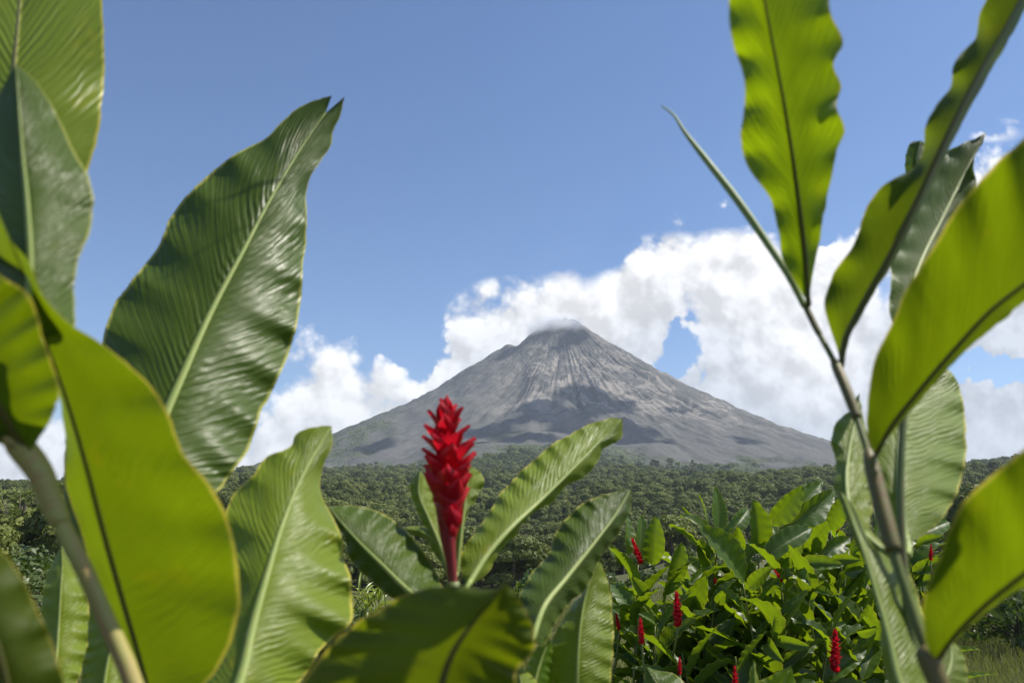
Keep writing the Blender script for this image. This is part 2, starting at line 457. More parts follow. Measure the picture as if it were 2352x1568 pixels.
def height(x, y):
    x = np.asarray(x, float); y = np.asarray(y, float)
    r = np.sqrt(x * x + y * y)
    uu = np.clip(x / np.maximum(np.abs(y), 1e-3), -1.6, 1.6)
    rows = np.stack([np.interp(r, RR, ZZ[k]) for k in range(len(UU))], 0)
    idx = np.clip(np.searchsorted(UU, uu) - 1, 0, len(UU) - 2)
    ua = np.array(UU)[idx]; ub = np.array(UU)[idx + 1]
    w = np.clip((uu - ua) / (ub - ua), 0, 1); w = w * w * (3 - 2 * w)
    z0 = np.take_along_axis(rows, idx[None], 0)[0]; z1 = np.take_along_axis(rows, idx[None] + 1, 0)[0]
    z = z0 * (1 - w) + z1 * w
    z = z + fbm(x / 420, y / 420, 8.3, 2) * np.clip((r - 500) / 900, 0, 1) * 16
    z = z + fbm(x / 160, y / 160, 3.1, 4) * np.clip((r - 60) / 500, 0, 1) * 13
    z = z + fbm(x / 9, y / 9, 1.7, 3) * np.clip((r - 3) / 60, 0, 1) * .45
    z = z + fbm(x / 1.3, y / 1.3, .2, 3) * .04
    z = z + fbm(x / 700, y / 700, 5.5, 5) * np.clip((r - 900) / 1800, 0, 1) * 38
    return z


def nearside(x, y):
    return x


ang = np.linspace(-1.05, 1.05, 420)
rad = np.r_[np.linspace(0.0, 6, 10), np.geomspace(6.5, 16000, 470)]
A, RAD = np.meshgrid(ang, rad)
TX = np.sin(A) * RAD * 1.0; TY = np.cos(A) * RAD - 0.0
TZ = height(TX, TY)
# a second fan behind the camera closes the sheet
me = np_mesh('ground', np.stack([TX, TY, TZ], -1).reshape(-1, 3), grid_faces(len(rad), len(ang))[:, ::-1])
m, t, out = mat_new('meadow_ground')
g = t.new('ShaderNodeNewGeometry'); P_ = g.outputs['Position']
n1 = t.noise(P_, .045, 6, .62); n2 = t.noise(P_, .5, 5, .65); n3 = t.noise(P_, 6.0, 4, .6)
col = t.ramp(t.m('ADD', t.m('MULTIPLY', n1, .6), t.m('MULTIPLY', n2, .45)), [(.38, (.055, .070, .022)), (.50, (.095, .105, .036)), (.60, (.14, .130, .055)), (.72, (.12, .095, .05))])
col = t.mix(t.m('MULTIPLY', n3, .55), col, (.045, .055, .02))
dist = t.vm('LENGTH', P_)
wood = t.sm(dist, 420, 620)
col = t.mix(wood, col, t.mix(n2, (.040, .056, .020), (.09, .11, .036)))
bn = t.new('ShaderNodeBump'); t.put(bn.inputs['Strength'], .6); t.put(bn.inputs['Distance'], .4); t.put(bn.inputs['Height'], n2)
vo = t.new('ShaderNodeTexVoronoi', feature='SMOOTH_F1'); t.put(vo.inputs['Vector'], P_); t.put(vo.inputs['Scale'], .06); t.put(vo.inputs['Smoothness'], .4)
bn2 = t.new('ShaderNodeBump'); t.put(bn2.inputs['Strength'], t.m('MULTIPLY', wood, .9)); t.put(bn2.inputs['Distance'], 12.0); t.put(bn2.inputs['Height'], t.m('SUBTRACT', 1.0, vo.outputs['Distance'])); t.l.new(bn.outputs[0], bn2.inputs['Normal'])
t.l.new(principled(t, col, .85, .15, bn2.outputs[0]), out.inputs[0])
tag(obj('ground', me, None, m), kind='structure')

# near surroundings behind the camera (never a hole from another standpoint)
ang2 = np.linspace(1.05, 2 * math.pi - 1.05, 60); rad2 = np.r_[0, np.geomspace(3, 400, 30)]
A2, R2 = np.meshgrid(ang2, rad2)
bx_, by_ = np.sin(A2) * R2, np.cos(A2) * R2
bz_ = height(np.sign(bx_) * np.abs(bx_), np.abs(by_)) * 0 + (-R2 * .03)
# ------------------------------------------------------------------ volcano
VD = 6000.0
S0 = at(1290, 731, VD)
LEFT = [(1290, 731), (1260, 734), (1240, 747), (1215, 766), (1187, 790), (1176, 797), (1160, 790), (1148, 794), (1125, 814), (1060, 850), (1000, 890), (950, 917), (900, 938), (840, 963), (780, 988), (735, 1010), (680, 1032), (600, 1062), (520, 1085), (400, 1110), (200, 1135)]
RIGHT = [(1290, 731), (1322, 733), (1342, 745), (1375, 768), (1415, 792), (1450, 810), (1485, 832), (1520, 850), (1560, 872), (1600, 892), (1650, 912), (1700, 937), (1750, 957), (1800, 978), (1850, 995), (1905, 1012), (1960, 1032), (2050, 1055), (2200, 1068), (2352, 1070)]


def prof(pts):
    q = np.array([at(px, py, VD) for px, py in pts])
    return np.abs(q[:, 0] - S0[0]), q[:, 2]


rl, zl = prof(LEFT); rr_, zr = prof(RIGHT)
# the flank turned to the camera: a little concave, reaching the foothills 2.4 km in front of the summit
rf = np.array([0, 60, 150, 300, 600, 1000, 1400, 1800, 2200, 2600, 3000, 3400, 4500]); zf = np.array([1464, 1452, 1385, 1262, 1030, 775, 590, 440, 325, 240, 160, 70, -260])
nr, na = 420, 900
th = np.linspace(0, 2 * np.pi, na, endpoint=False)
rad = np.r_[0.001, np.geomspace(12, 4500, nr - 1)]
VRAD = rad.copy(); TH, RD = np.meshgrid(th, rad)
ct, st = np.cos(TH), np.sin(TH)
pl = np.interp(RD, rl, zl); pr_ = np.interp(RD, rr_, zr); pf = np.interp(RD, rf, zf)
wl = np.clip(-ct, 0, 1) ** 2; wr = np.clip(ct, 0, 1) ** 2; wf = st ** 2
Z = pl * wl + pr_ * wr + pf * wf
X = RD * ct; Y = RD * st
amp = np.clip((RD - 30) / 300, 0, 1)
gul = fbm(ct * 9, st * 9, RD / 2600, 5, .6, seed=5)
gul2 = 1 - np.abs(fbm(ct * 22 + fbm(X / 400, Y / 400, 0, 3) * .8, st * 22, RD / 1500, 4, .6, seed=9)) * 2
Z = Z + amp * (gul * 46 * np.clip(RD / 900, .15, 1) + (gul2 - .6) * 20 * np.clip(RD / 1100, .05, 1) * np.clip(1.5 - RD / 2600, .25, 1)) * (1 - .75 * ct ** 4)
Z = Z + fbm(X / 220, Y / 220, 0, 6, .62, seed=3) * 34 * amp + fbm(X / 45, Y / 45, 0, 4, .6, seed=4) * np.clip(RD / 300, .5, 1) * 6
Z = Z + fbm(X / 600, Y / 600, 2, 4, seed=8) * 50 * np.clip((RD - 1500) / 1200, 0, 1)
rim_ = (fbm(X / 30, Y / 30, 0, 3, .6, seed=11)) * 26 * np.clip(1 - RD / 300, 0, 1)
Z = Z + rim_
tu = np.array([(px - W / 2, py) for px, py in LEFT[::-1] + RIGHT[1:]])
tgt_x = np.array([at(px, py, VD)[0] for px, py in LEFT[::-1] + RIGHT[1:]]) / VD; tgt_z = np.array([at(px, py, VD)[2] - EYE for px, py in LEFT[::-1] + RIGHT[1:]]) / VD
bins = np.linspace(-.55, .62, 240); bc = (bins[1:] + bins[:-1]) / 2
for it in range(3):                       # settle the flanks on their true skyline
    qx = ((X + S0[0]) / (Y + VD)).ravel(); qz = ((Z - EYE) / (Y + VD)).ravel()
    ib = np.clip(np.digitize(qx, bins) - 1, 0, len(bc) - 1)
    sk = np.full(len(bc), -1.0); np.maximum.at(sk, ib, qz)
    dif = np.interp(bc, tgt_x, tgt_z) - sk
    kk = 7; dif = np.convolve(np.pad(dif, kk // 2, mode='edge'), np.ones(kk) / kk, 'valid')
    Z = Z + np.interp((X + S0[0]) / (Y + VD), bc, dif) * (Y + VD) * np.clip(RD / 150, 0, 1)
VX, VY, VZ = X + S0[0], Y + VD, Z


def volcano_height(x, y):
    dx, dy = np.asarray(x) - S0[0], np.asarray(y) - VD
    rr = np.hypot(dx, dy); tq = np.mod(np.arctan2(dy, dx), 2 * np.pi)
    i = np.clip(np.searchsorted(VRAD, rr), 0, nr - 1); j = np.round(tq / (2 * np.pi) * na).astype(int) % na
    return np.where(rr < 4450, Z[i, j], -999.0)


me = np_mesh('volcano', np.stack([X, Y, Z - S0[2]], -1).reshape(-1, 3), grid_faces(nr, na, True)[:, ::-1])
vol = obj('volcano', me); vol.location = (S0[0], VD, S0[2])
tag(vol, 'steep bare grey volcano with green lower slopes and mist at its summit', 'volcano', kind='structure')

m, t, out = mat_new('volcanic_ash_and_scree')
tcn = t.new('ShaderNodeTexCoord'); O = tcn.outputs['Object']
ox, oy, oz = t.sep(O)
rxy = t.vm('LENGTH', t.comb(ox, oy, 0))
an = t.m('ARCTAN2', ox, oy)
ux = t.vm('NORMALIZE', t.comb(ox, oy, 0))
wv = t.m('MULTIPLY', t.m('SUBTRACT', t.noise(O, .0022, 5, .6), .5), .55)
pol = t.comb(t.m('ADD', t.sep(ux)[0], t.m('MULTIPLY', wv, .7)), t.m('ADD', t.sep(ux)[1], t.m('MULTIPLY', wv, .7)), t.m('MULTIPLY', rxy, .0007))
st1 = t.noise(pol, 7.0, 7, .62)
st2 = t.noise(pol, 30.0, 6, .7)
sp = t.noise(O, .02, 8, .72)
sp2 = t.noise(O, .0035, 5, .6)
gv = t.m('ADD', t.m('MULTIPLY', st1, .34), t.m('ADD', t.m('MULTIPLY', st2, .10), t.m('ADD', t.m('MULTIPLY', sp, .26), t.m('MULTIPLY', sp2, .20))))
gray = t.ramp(gv, [(.30, (.080, .082, .078)), (.50, (.108, .109, .103)), (.62, (.142, .139, .128)), (.74, (.20, .187, .165))])
tanm = t.m('MULTIPLY', t.sm(t.m('ADD', st1, t.m('MULTIPLY', t.m('SUBTRACT', st2, .5), .6)), .50, .60), t.m('MULTIPLY', t.sm(rxy, 120, 500), t.m('SUBTRACT', 1.0, t.sm(rxy, 1200, 1900))))
tanm = t.m('MULTIPLY', tanm, t.sm(ox, -700, -100))
gray = t.mix(t.m('MULTIPLY', tanm, .8), gray, (.30, .27, .235))
speck = t.sm(t.noise(O, .05, 3, .6), .60, .70)
gray = t.mix(t.m('MULTIPLY', speck, .35), gray, (.26, .25, .24))
hz = t.m('ADD', oz, t.m('ADD', t.m('MULTIPLY', t.m('SUBTRACT', sp2, .5), 520), t.m('MULTIPLY', t.m('SUBTRACT', sp, .5), 160)))
lowg = t.m('SUBTRACT', 1.0, t.sm(t.m('SUBTRACT', hz, t.m('MULTIPLY', t.m('SUBTRACT', 1.0, t.sm(t.m('ABSOLUTE', t.m('ADD', ox, 330.0)), 150, 620)), 110)), -1340, -1215))
leftg = t.m('MULTIPLY', t.m('SUBTRACT', 1.0, t.sm(t.m('ADD', ox, t.m('MULTIPLY', t.m('SUBTRACT', sp2, .5), 900)), -1300, -1000)), t.sm(t.noise(pol, 14.0, 5, .6), .40, .52))
green = t.m('MAXIMUM', lowg, t.m('MULTIPLY', leftg, .85))
gcol = t.mix(t.sm(t.noise(O, .022, 7, .75), .38, .64), (.020, .033, .013), (.085, .105, .038))
col = t.mix(green, gray, gcol)
bn = t.new('ShaderNodeBump'); t.put(bn.inputs['Strength'], .6); t.put(bn.inputs['Distance'], 8.0)
t.put(bn.inputs['Height'], t.m('ADD', t.m('MULTIPLY', st2, 1.2), t.m('MULTIPLY', sp, 1.1)))
vo = t.new('ShaderNodeTexVoronoi', feature='SMOOTH_F1'); t.put(vo.inputs['Vector'], O); t.put(vo.inputs['Scale'], .055); t.put(vo.inputs['Smoothness'], .4)
bn2 = t.new('ShaderNodeBump'); t.put(bn2.inputs['Strength'], t.m('MULTIPLY', green, .9)); t.put(bn2.inputs['Distance'], 14.0); t.put(bn2.inputs['Height'], t.m('SUBTRACT', 1.0, vo.outputs['Distance'])); t.l.new(bn.outputs[0], bn2.inputs['Normal'])
t.l.new(principled(t, col, .9, .1, bn2.outputs[0]), out.inputs[0])
me.materials.append(m)

# ------------------------------------------------------------------ haze
def box_mesh(name, x0, x1, y0, y1, z0, z1):
    v = [(x, y, z) for x in (x0, x1) for y in (y0, y1) for z in (z0, z1)]
    f = [(0, 1, 3, 2), (4, 6, 7, 5), (0, 4, 5, 1), (2, 3, 7, 6), (0, 2, 6, 4), (1, 5, 7, 3)]
    me = bpy.data.meshes.new(name); me.from_pydata(v, [], f); me.update(); return me


HAZE = True
if HAZE:
    m, t, out = mat_new('air_haze')
    pv = t.new('ShaderNodeVolumePrincipled')
    t.put(pv.inputs['Color'], (.80, .88, 1.0)); t.put(pv.inputs['Density'], 3.9e-5); t.put(pv.inputs['Anisotropy'], .1)
    t.l.new(pv.outputs[0], out.inputs['Volume'])
    hb = obj('haze', box_mesh('haze', -16500, 16500, -500, 16800, -120, 1650), None, m); tag(hb, kind='stuff')

# mist drifting over the summit
m, t, out = mat_new('summit_mist')
pv = t.new('ShaderNodeVolumePrincipled'); tcn = t.new('ShaderNodeTexCoord'); O = tcn.outputs['Object']
d_ = t.vm('LENGTH', t.vm('MULTIPLY', O, (1 / 330, 1 / 240, 1 / 125)))
fall = t.m('SUBTRACT', 1.0, t.sm(d_, .25, 1.0))
dn = t.m('MULTIPLY', t.m('MULTIPLY', fall, t.sm(t.m('ADD', t.noise(O, .007, 7, .62), t.m('MULTIPLY', fall, .16)), .46, .72)), .020)
t.put(pv.inputs['Density'], dn); t.put(pv.inputs['Color'], (.97, .98, 1)); t.put(pv.inputs['Anisotropy'], .3)
t.l.new(pv.outputs[0], out.inputs['Volume'])
th_, ph_ = np.meshgrid(np.linspace(0, 2 * np.pi, 32, endpoint=False), np.linspace(.02, np.pi - .02, 18))
e_ = np.stack([np.sin(ph_) * np.cos(th_) * 330, np.sin(ph_) * np.sin(th_) * 240, np.cos(ph_) * 125], -1).reshape(-1, 3)
me = np_mesh('mist', e_, grid_faces(18, 32, True)[:, ::-1])
mi = obj('mist', me, None, m); mi.location = at(1268, 752, VD - 120); tag(mi, kind='stuff')

# ------------------------------------------------------------------ high cloud whose shade falls on the volcano
def volcano_point(px, py):
    """nearest volcano surface point along the pixel's ray"""
    a = at(px, py, 1.0) - np.array([0, 0, EYE])
    front = (th > np.pi)
    best = None
    vx, vy, vz = VX[:, front], VY[:, front], VZ[:, front]
    dpx = (vx / vy - a[0]); dpz = ((vz - EYE) / vy - a[2])
    k = np.argmin(dpx ** 2 + dpz ** 2 + (vy / 1e7))
    return np.array([vx.flat[k], vy.flat[k], vz.flat[k]])


CZ = 5600.0
blobs = []
for px, py, rx, k in [(1255, 925, 45, .9), (1300, 940, 55, 1), (1350, 905, 50, 1), (1405, 930, 60, .95), (1455, 975, 65, 1), (1330, 985, 50, .7), (1200, 960, 45, .7), (1500, 1000, 50, .9),
                      (1240, 1000, 60, .5), (1130, 985, 50, .9), (1070, 1010, 40, .7), (880, 1020, 45, .6), (1320, 775, 30, .8), (1290, 800, 22, .6), (1570, 940, 40, .35), (1700, 1000, 60, .5), (1180, 800, 30, .4)]:
    q = volcano_point(px, py); tt = (CZ - q[2]) / SUN[2]
    c = q + SUN * tt
    blobs.append((c[0], c[1], rx / FPX * VD * .95, k))
B = np.array(blobs)
gx = np.linspace(B[:, 0].min() - 600, B[:, 0].max() + 600, 260); gy = np.linspace(B[:, 1].min() - 600, B[:, 1].max() + 600, 260)
GX, GY = np.meshgrid(gx, gy)
Fd = np.zeros_like(GX)
for bx, by, br, k in blobs:
    Fd = np.maximum(Fd, k * np.exp(-(((GX - bx) / br) ** 2 + ((GY - by) / (br * 1.0)) ** 2)))
Fd = Fd + fbm(GX / 260, GY / 260, 0, 6, .65, seed=21) * .62 - .36
thick = np.sqrt(np.clip(Fd, 0, 1)) * 260 * (1 + .5 * fbm(GX / 90, GY / 90, 3, 4, seed=23))
nv_ = GX.size
Vt = np.stack([GX, GY, CZ + thick], -1).reshape(-1, 3); Vb = np.stack([GX, GY, CZ - thick * .3], -1).reshape(-1, 3)
F = grid_faces(260, 260); keep = (Fd.ravel()[F] > 0).any(1)
F = F[keep]
V_ = np.vstack([Vt, Vb]); Fa = np.vstack([F, F[:, ::-1] + nv_])
us, inv = np.unique(Fa, return_inverse=True)
me = np_mesh('cloud', V_[us], inv.reshape(Fa.shape))
m, t, out = mat_new('white_cloud')
tp_ = t.new('ShaderNodeBsdfTransparent'); mx = t.new('ShaderNodeMixShader'); t.put(mx.inputs[0], .72)
t.l.new(tp_.outputs[0], mx.inputs[1]); t.l.new(principled(t, (.9, .9, .9), 1, 0), mx.inputs[2]); t.l.new(mx.outputs[0], out.inputs[0])
tag(obj('clouds', me, None, m), kind='stuff')

# ------------------------------------------------------------------ trees
def crown_mesh(name, seed, w=10., h=8., lobes=22, nq=2600, q=.55, irregular=.3, flat=.75):
    rs = np.random.RandomState(seed)
    C_, Rb = [], []
    for k in range(lobes):
        a = rs.rand() * 2 * np.pi; rr = np.sqrt(rs.rand()) * w * .36; zz = rs.rand() ** .7
        rr2 = rr * (1.15 - .55 * zz)
        C_.append([np.cos(a) * rr2 * (1 + irregular * rs.randn() * .5), np.sin(a) * rr2, h * (.25 + .55 * zz)]); Rb.append(w * (.13 + .10 * rs.rand()))
    C_ = np.array(C_); Rb = np.array(Rb)
    pk = rs.choice(lobes, nq * 2, p=Rb ** 2 / (Rb ** 2).sum())
    d = rs.randn(nq * 2, 3); d /= np.linalg.norm(d, axis=1)[:, None]; d[:, 2] = np.abs(d[:, 2]) * .9 - .25
    d /= np.linalg.norm(d, axis=1)[:, None]
    P = C_[pk] + d * (Rb[pk] * (.82 + .28 * rs.rand(nq * 2)))[:, None] * np.array([1, 1, flat])
    inside = np.zeros(len(P), bool)
    for k in range(lobes):
        inside |= (np.linalg.norm((P - C_[k]) / np.array([1, 1, flat]), axis=1) < Rb[k] * .78)
    P, d = P[~inside][:nq], d[~inside][:nq]
    nn = d + rs.randn(*d.shape) * .45; nn /= np.linalg.norm(nn, axis=1)[:, None]
    t1 = np.cross(nn, rs.randn(*d.shape)); t1 /= np.linalg.norm(t1, axis=1)[:, None]; t2 = np.cross(nn, t1)
    s = q * (.5 + rs.rand(len(P)))[:, None]
    V = np.stack([P - t1 * s, P - t2 * s * .55 + nn * s * .1, P + t1 * s, P + t2 * s * .55 + nn * s * .1], 1).reshape(-1, 3)
    F = np.arange(len(V)).reshape(-1, 4)
    return np_mesh(name, V, F, smooth=False)


def limb_mesh(name, seed, base_h, crown_w, r0, crown_h):
    """tapered trunk with limbs reaching into the crown, one mesh"""
    rs = np.random.RandomState(seed)
    Vs, Fs, off = [], [], 0

    def add(path, ra):
        nonlocal off
        Pp = spline(path, 7); rad = np.linspace(ra[0], ra[1], 7); sg = 6
        T = np.gradient(Pp, axis=0); T /= np.linalg.norm(T, axis=1)[:, None]
        A_ = np.cross(T, [.3, 1, .1]); A_ /= np.linalg.norm(A_, axis=1)[:, None]; B_ = np.cross(T, A_)
        a = np.linspace(0, 2 * np.pi, sg, endpoint=False)
        V = (Pp[:, None] + rad[:, None, None] * (np.cos(a)[None, :, None] * A_[:, None] + np.sin(a)[None, :, None] * B_[:, None])).reshape(-1, 3)
        Vs.append(V); Fs.append(grid_faces(7, sg, True) + off); off += len(V)
    topz = base_h + crown_h * .35
    add([(0, 0, -1.5), (.1, .1, base_h * .5), (rs.randn() * .3, rs.randn() * .3, topz)], (r0, r0 * .55))
    for k in range(7):
        a = k * 2.4 + rs.rand(); rr = crown_w * (.2 + .2 * rs.rand())
        add([(0, 0, base_h * (.6 + .07 * k)), (np.cos(a) * rr * .5, np.sin(a) * rr * .5, base_h + crown_h * .15), (np.cos(a) * rr, np.sin(a) * rr, base_h + crown_h * (.3 + .3 * rs.rand()))], (r0 * .4, r0 * .1))
    return np_mesh(name, np.vstack(Vs), np.vstack(Fs))


m, t, out = mat_new('tree_bark')
tcn = t.new('ShaderNodeTexCoord')
t.l.new(principled(t, t.mix(t.noise(tcn.outputs['Object'], 3, 5, .6), (.06, .05, .04), (.2, .17, .14)), .9, .1), out.inputs[0]); M_BARK = m

TREES = []    # (crown mesh, trunk mesh, words)
specs = [(10, 7.5, 22, 3000, .42, .7, 7, 'broad domed'), (8, 8.5, 20, 2600, .40, .95, 8, 'tall rounded'), (13, 7, 30, 3600, .45, .55, 9, 'wide flat-topped'),
         (7, 6, 14, 2000, .38, .85, 5, 'small bushy'), (9, 10, 24, 2600, .42, 1.0, 10, 'uneven high-crowned')]
for k, (w_, h_, lb, nq, q_, fl, bh, wd) in enumerate(specs):
    TREES.append((crown_mesh('crown_%s' % wd.split()[0], 100 + k, w_, h_, lb, nq, q_, .4, fl), limb_mesh('trunk_%s' % wd.split()[0], 200 + k, bh, w_, .32, h_), bh, wd, w_))
    TREES[-1][0].materials.append(M_CROWN); TREES[-1][1].materials.append(M_BARK)

FS_U = [-1.2, -.62, -.33, -.06, .10, .20, .30, .42, .52, .66, 1.2]
FS_R = [130, 150, 215, 300, 330, 400, 470, 440, 330, 230, 200]


def forest_start(uu): return np.interp(uu, FS_U, FS_R)


rs = np.random.RandomState(7)
cand = []
r_ = 120.0
while r_ < 5200:
    sp_ = 8.3 * (1 + max(0, r_ - 500) / 2200)
    nn_ = int(2 * .72 * r_ / sp_)
    a_ = (np.arange(nn_) + rs.rand(nn_) * .9) / nn_ * 1.44 - .72
    rj = r_ + (rs.rand(nn_) - .5) * sp_ * 1.2
    xs, ys = rj * np.tan(a_) / np.sqrt(1 + np.tan(a_) ** 2), rj * np.cos(a_)
    cand.append(np.stack([xs, ys, rj, np.full(nn_, sp_ / 8.3)], 1)); r_ += sp_ * .95
Cn = np.vstack(cand)
un_ = Cn[:, 0] / Cn[:, 1]
st_r = forest_start(un_) * (1 + .10 * fbm(Cn[:, 0] / 60, Cn[:, 1] / 60, 0, 3, seed=31))
Cn = Cn[Cn[:, 2] > st_r]; un_ = Cn[:, 0] / Cn[:, 1]
# clearings where the pasture shows through
cl = fbm(Cn[:, 0] / 130, Cn[:, 1] / 130, 0, 3, seed=33)
Cn = Cn[(cl < .42) | (Cn[:, 2] > 900)]
vh = volcano_height(Cn[:, 0], Cn[:, 1]); gh = height(Cn[:, 0], Cn[:, 1])
lim = 150 + 110 * fbm(Cn[:, 0] / 260, Cn[:, 1] / 260, 0, 4, seed=35) + 75 * np.exp(-((Cn[:, 0] - S0[0] + 330) / 380) ** 2)
ok_ = (vh < gh) | (vh < lim)
Cn = Cn[ok_]; zz_ = np.maximum(gh, vh)[ok_]
jj = rs.rand(len(Cn)); vi = rs.choice(5, len(Cn), p=[.27, .2, .2, .2, .13]); sc_ = (.50 + 1.25 * rs.rand(len(Cn)) ** 2.4) * np.clip(Cn[:, 3], 1, 1.7) * 1.12
rot_ = rs.rand(len(Cn)) * 6.283
order = np.argsort(Cn[:, 2] / (sc_ * np.array([t[4] for t in TREES])[vi]))
# trees that stand at the wood's near edge or otherwise show large: individual things
vis = order[:0].tolist()
edge = Cn[:, 2] < forest_start(Cn[:, 0] / Cn[:, 1]) * 1.45 + 30
cnt = 0
OPEN = [(0, 160, 1125, 1400), (505, 560, 1110, 1150), (740, 1070, 1080, 1400), (1040, 1260, 1080, 1340), (1380, 2000, 1080, 1330), (2060, 2352, 1060, 1520)]
indiv = []
for k in order:
    if not edge[k]: continue
    x_, y_, = Cn[k, 0], Cn[k, 1]
    zz2 = zz_[k] + 10 - EYE
    c, s = math.cos(PITCH), math.sin(PITCH)
    fw = y_ * c + zz2 * s; upv = -y_ * s + zz2 * c
    px = W / 2 + FPX * x_ / fw; py = H / 2 - FPX * upv / fw
    if not any(a <= px <= b and c0 <= py <= d0 for a, b, c0, d0 in OPEN): continue
    indiv.append(k)
    if len(indiv) >= 230: break
isind = np.zeros(len(Cn), bool); isind[indiv] = True
SHADE = ['dark', 'mid', 'light']
src = [None] * 5
for k in indiv:
    cm, tm, bh, wd, w_ = TREES[vi[k]]
    u_ = Cn[k, 0] / Cn[k, 1]
    where = 'on the wooded slope far left' if u_ < -.4 else ('at the forest edge below the red flower' if u_ < .1 else ('at the forest edge beyond the pasture' if u_ < .42 else 'in the wood beyond the ginger clump'))
    e = empty('forest_tree', (Cn[k, 0], Cn[k, 1], zz_[k]), '%s green tree %s' % (wd, where), 'tree', '%s trees %s' % (wd, where))
    e.scale = (sc_[k],) * 3; e.rotation_euler = (0, 0, rot_[k])
    co = obj('crown', cm, e); co.location = (0, 0, bh * .42)
    tr_ = obj('trunk', tm, e)
    if src[vi[k]] is None: src[vi[k]] = co
rest = np.where(~isind)[0]
pm = bpy.data.meshes.new('forest'); pm.vertices.add(len(rest))
bhs = np.array([t[2] for t in TREES])
pm.vertices.foreach_set('co', np.stack([Cn[rest, 0], Cn[rest, 1], zz_[rest] + bhs[vi[rest]] * .42 * sc_[rest]], 1).astype(np.float32).ravel())
for nm, dt, ar in (('tsc', 'FLOAT', sc_[rest].astype(np.float32)), ('trot', 'FLOAT', rot_[rest].astype(np.float32)), ('tvar', 'INT', vi[rest].astype(np.int32))):
    at_ = pm.attributes.new(nm, dt, 'POINT'); at_.data.foreach_set('value', ar)
fo = obj('forest', pm); tag(fo, kind='stuff')
ng = bpy.data.node_groups.new('plant_the_forest', 'GeometryNodeTree')
ng.interface.new_socket('Geometry', in_out='INPUT', socket_type='NodeSocketGeometry'); ng.interface.new_socket('Geometry', in_out='OUTPUT', socket_type='NodeSocketGeometry')
gi = ng.nodes.new('NodeGroupInput'); go = ng.nodes.new('NodeGroupOutput')
ip = ng.nodes.new('GeometryNodeInstanceOnPoints'); ip.inputs['Pick Instance'].default_value = True
g2i = ng.nodes.new('GeometryNodeGeometryToInstance')
for k in range(4, -1, -1):
    oi = ng.nodes.new('GeometryNodeObjectInfo'); oi.transform_space = 'ORIGINAL'; oi.inputs['As Instance'].default_value = True
    oi.inputs['Object'].default_value = src[k]
    if k == 4: j_ = ng.nodes.new('GeometryNodeJoinGeometry')
    ng.links.new(oi.outputs['Geometry'], j_.inputs[0])
ng.links.new(gi.outputs[0], ip.inputs['Points']); ng.links.new(j_.outputs[0], ip.inputs['Instance'])


def named(nm, dt):
    n = ng.nodes.new('GeometryNodeInputNamedAttribute'); n.data_type = dt; n.inputs['Name'].default_value = nm; return n.outputs['Attribute']


ng.links.new(named('tvar', 'INT'), ip.inputs['Instance Index'])
cx_ = ng.nodes.new('ShaderNodeCombineXYZ'); ng.links.new(named('trot', 'FLOAT'), cx_.inputs[2])
ng.links.new(cx_.outputs[0], ip.inputs['Rotation']); ng.links.new(named('tsc', 'FLOAT'), ip.inputs['Scale'])
ng.links.new(ip.outputs[0], go.inputs[0])
md = fo.modifiers.new('plant', 'NODES'); md.node_group = ng
print('forest', len(rest), 'individual', len(indiv))

# ------------------------------------------------------------------ scrub on the pasture
SCRUB = crown_mesh('scrub_crown', 301, 2.2, 1.7, 9, 500, .13, .4, .8); SCRUB.materials.append(M_SHRUB)
SCRUB2 = crown_mesh('scrub_crown_loose', 302, 2.6, 2.0, 7, 320, .13, .6, .8); SCRUB2.materials.append(M_SHRUB)
SCRT = limb_mesh('scrub_trunk', 303, .6, 2.0, .06, 1.6); SCRT.materials.append(M_BARK)
rs = np.random.RandomState(12)
nsc = 0
while nsc < 85:
    uu_ = rs.uniform(.0, .66); r_ = rs.uniform(30, 1) if False else np.exp(rs.uniform(np.log(45), np.log(430)))
    if r_ > forest_start(uu_) * .97: continue
    x_ = uu_ * r_ / math.sqrt(1 + uu_ ** 2); y_ = r_ / math.sqrt(1 + uu_ ** 2)
    z_ = float(height(x_, y_)); s_ = rs.uniform(.35, 1.25) * (1 + r_ / 500)
    big_ = s_ > 1.1
    e = empty('pasture_shrub', (x_, y_, z_), ('larger' if big_ else 'small') + ' scrubby bush dotted on the pasture slope', 'shrub', ('larger' if big_ else 'small') + ' bushes on the pasture')
    e.scale = (s_,) * 3; e.rotation_euler = (0, 0, rs.rand() * 6)
    obj('foliage', SCRUB if rs.rand() < .5 else SCRUB2, e); obj('stem', SCRT, e)
    nsc += 1

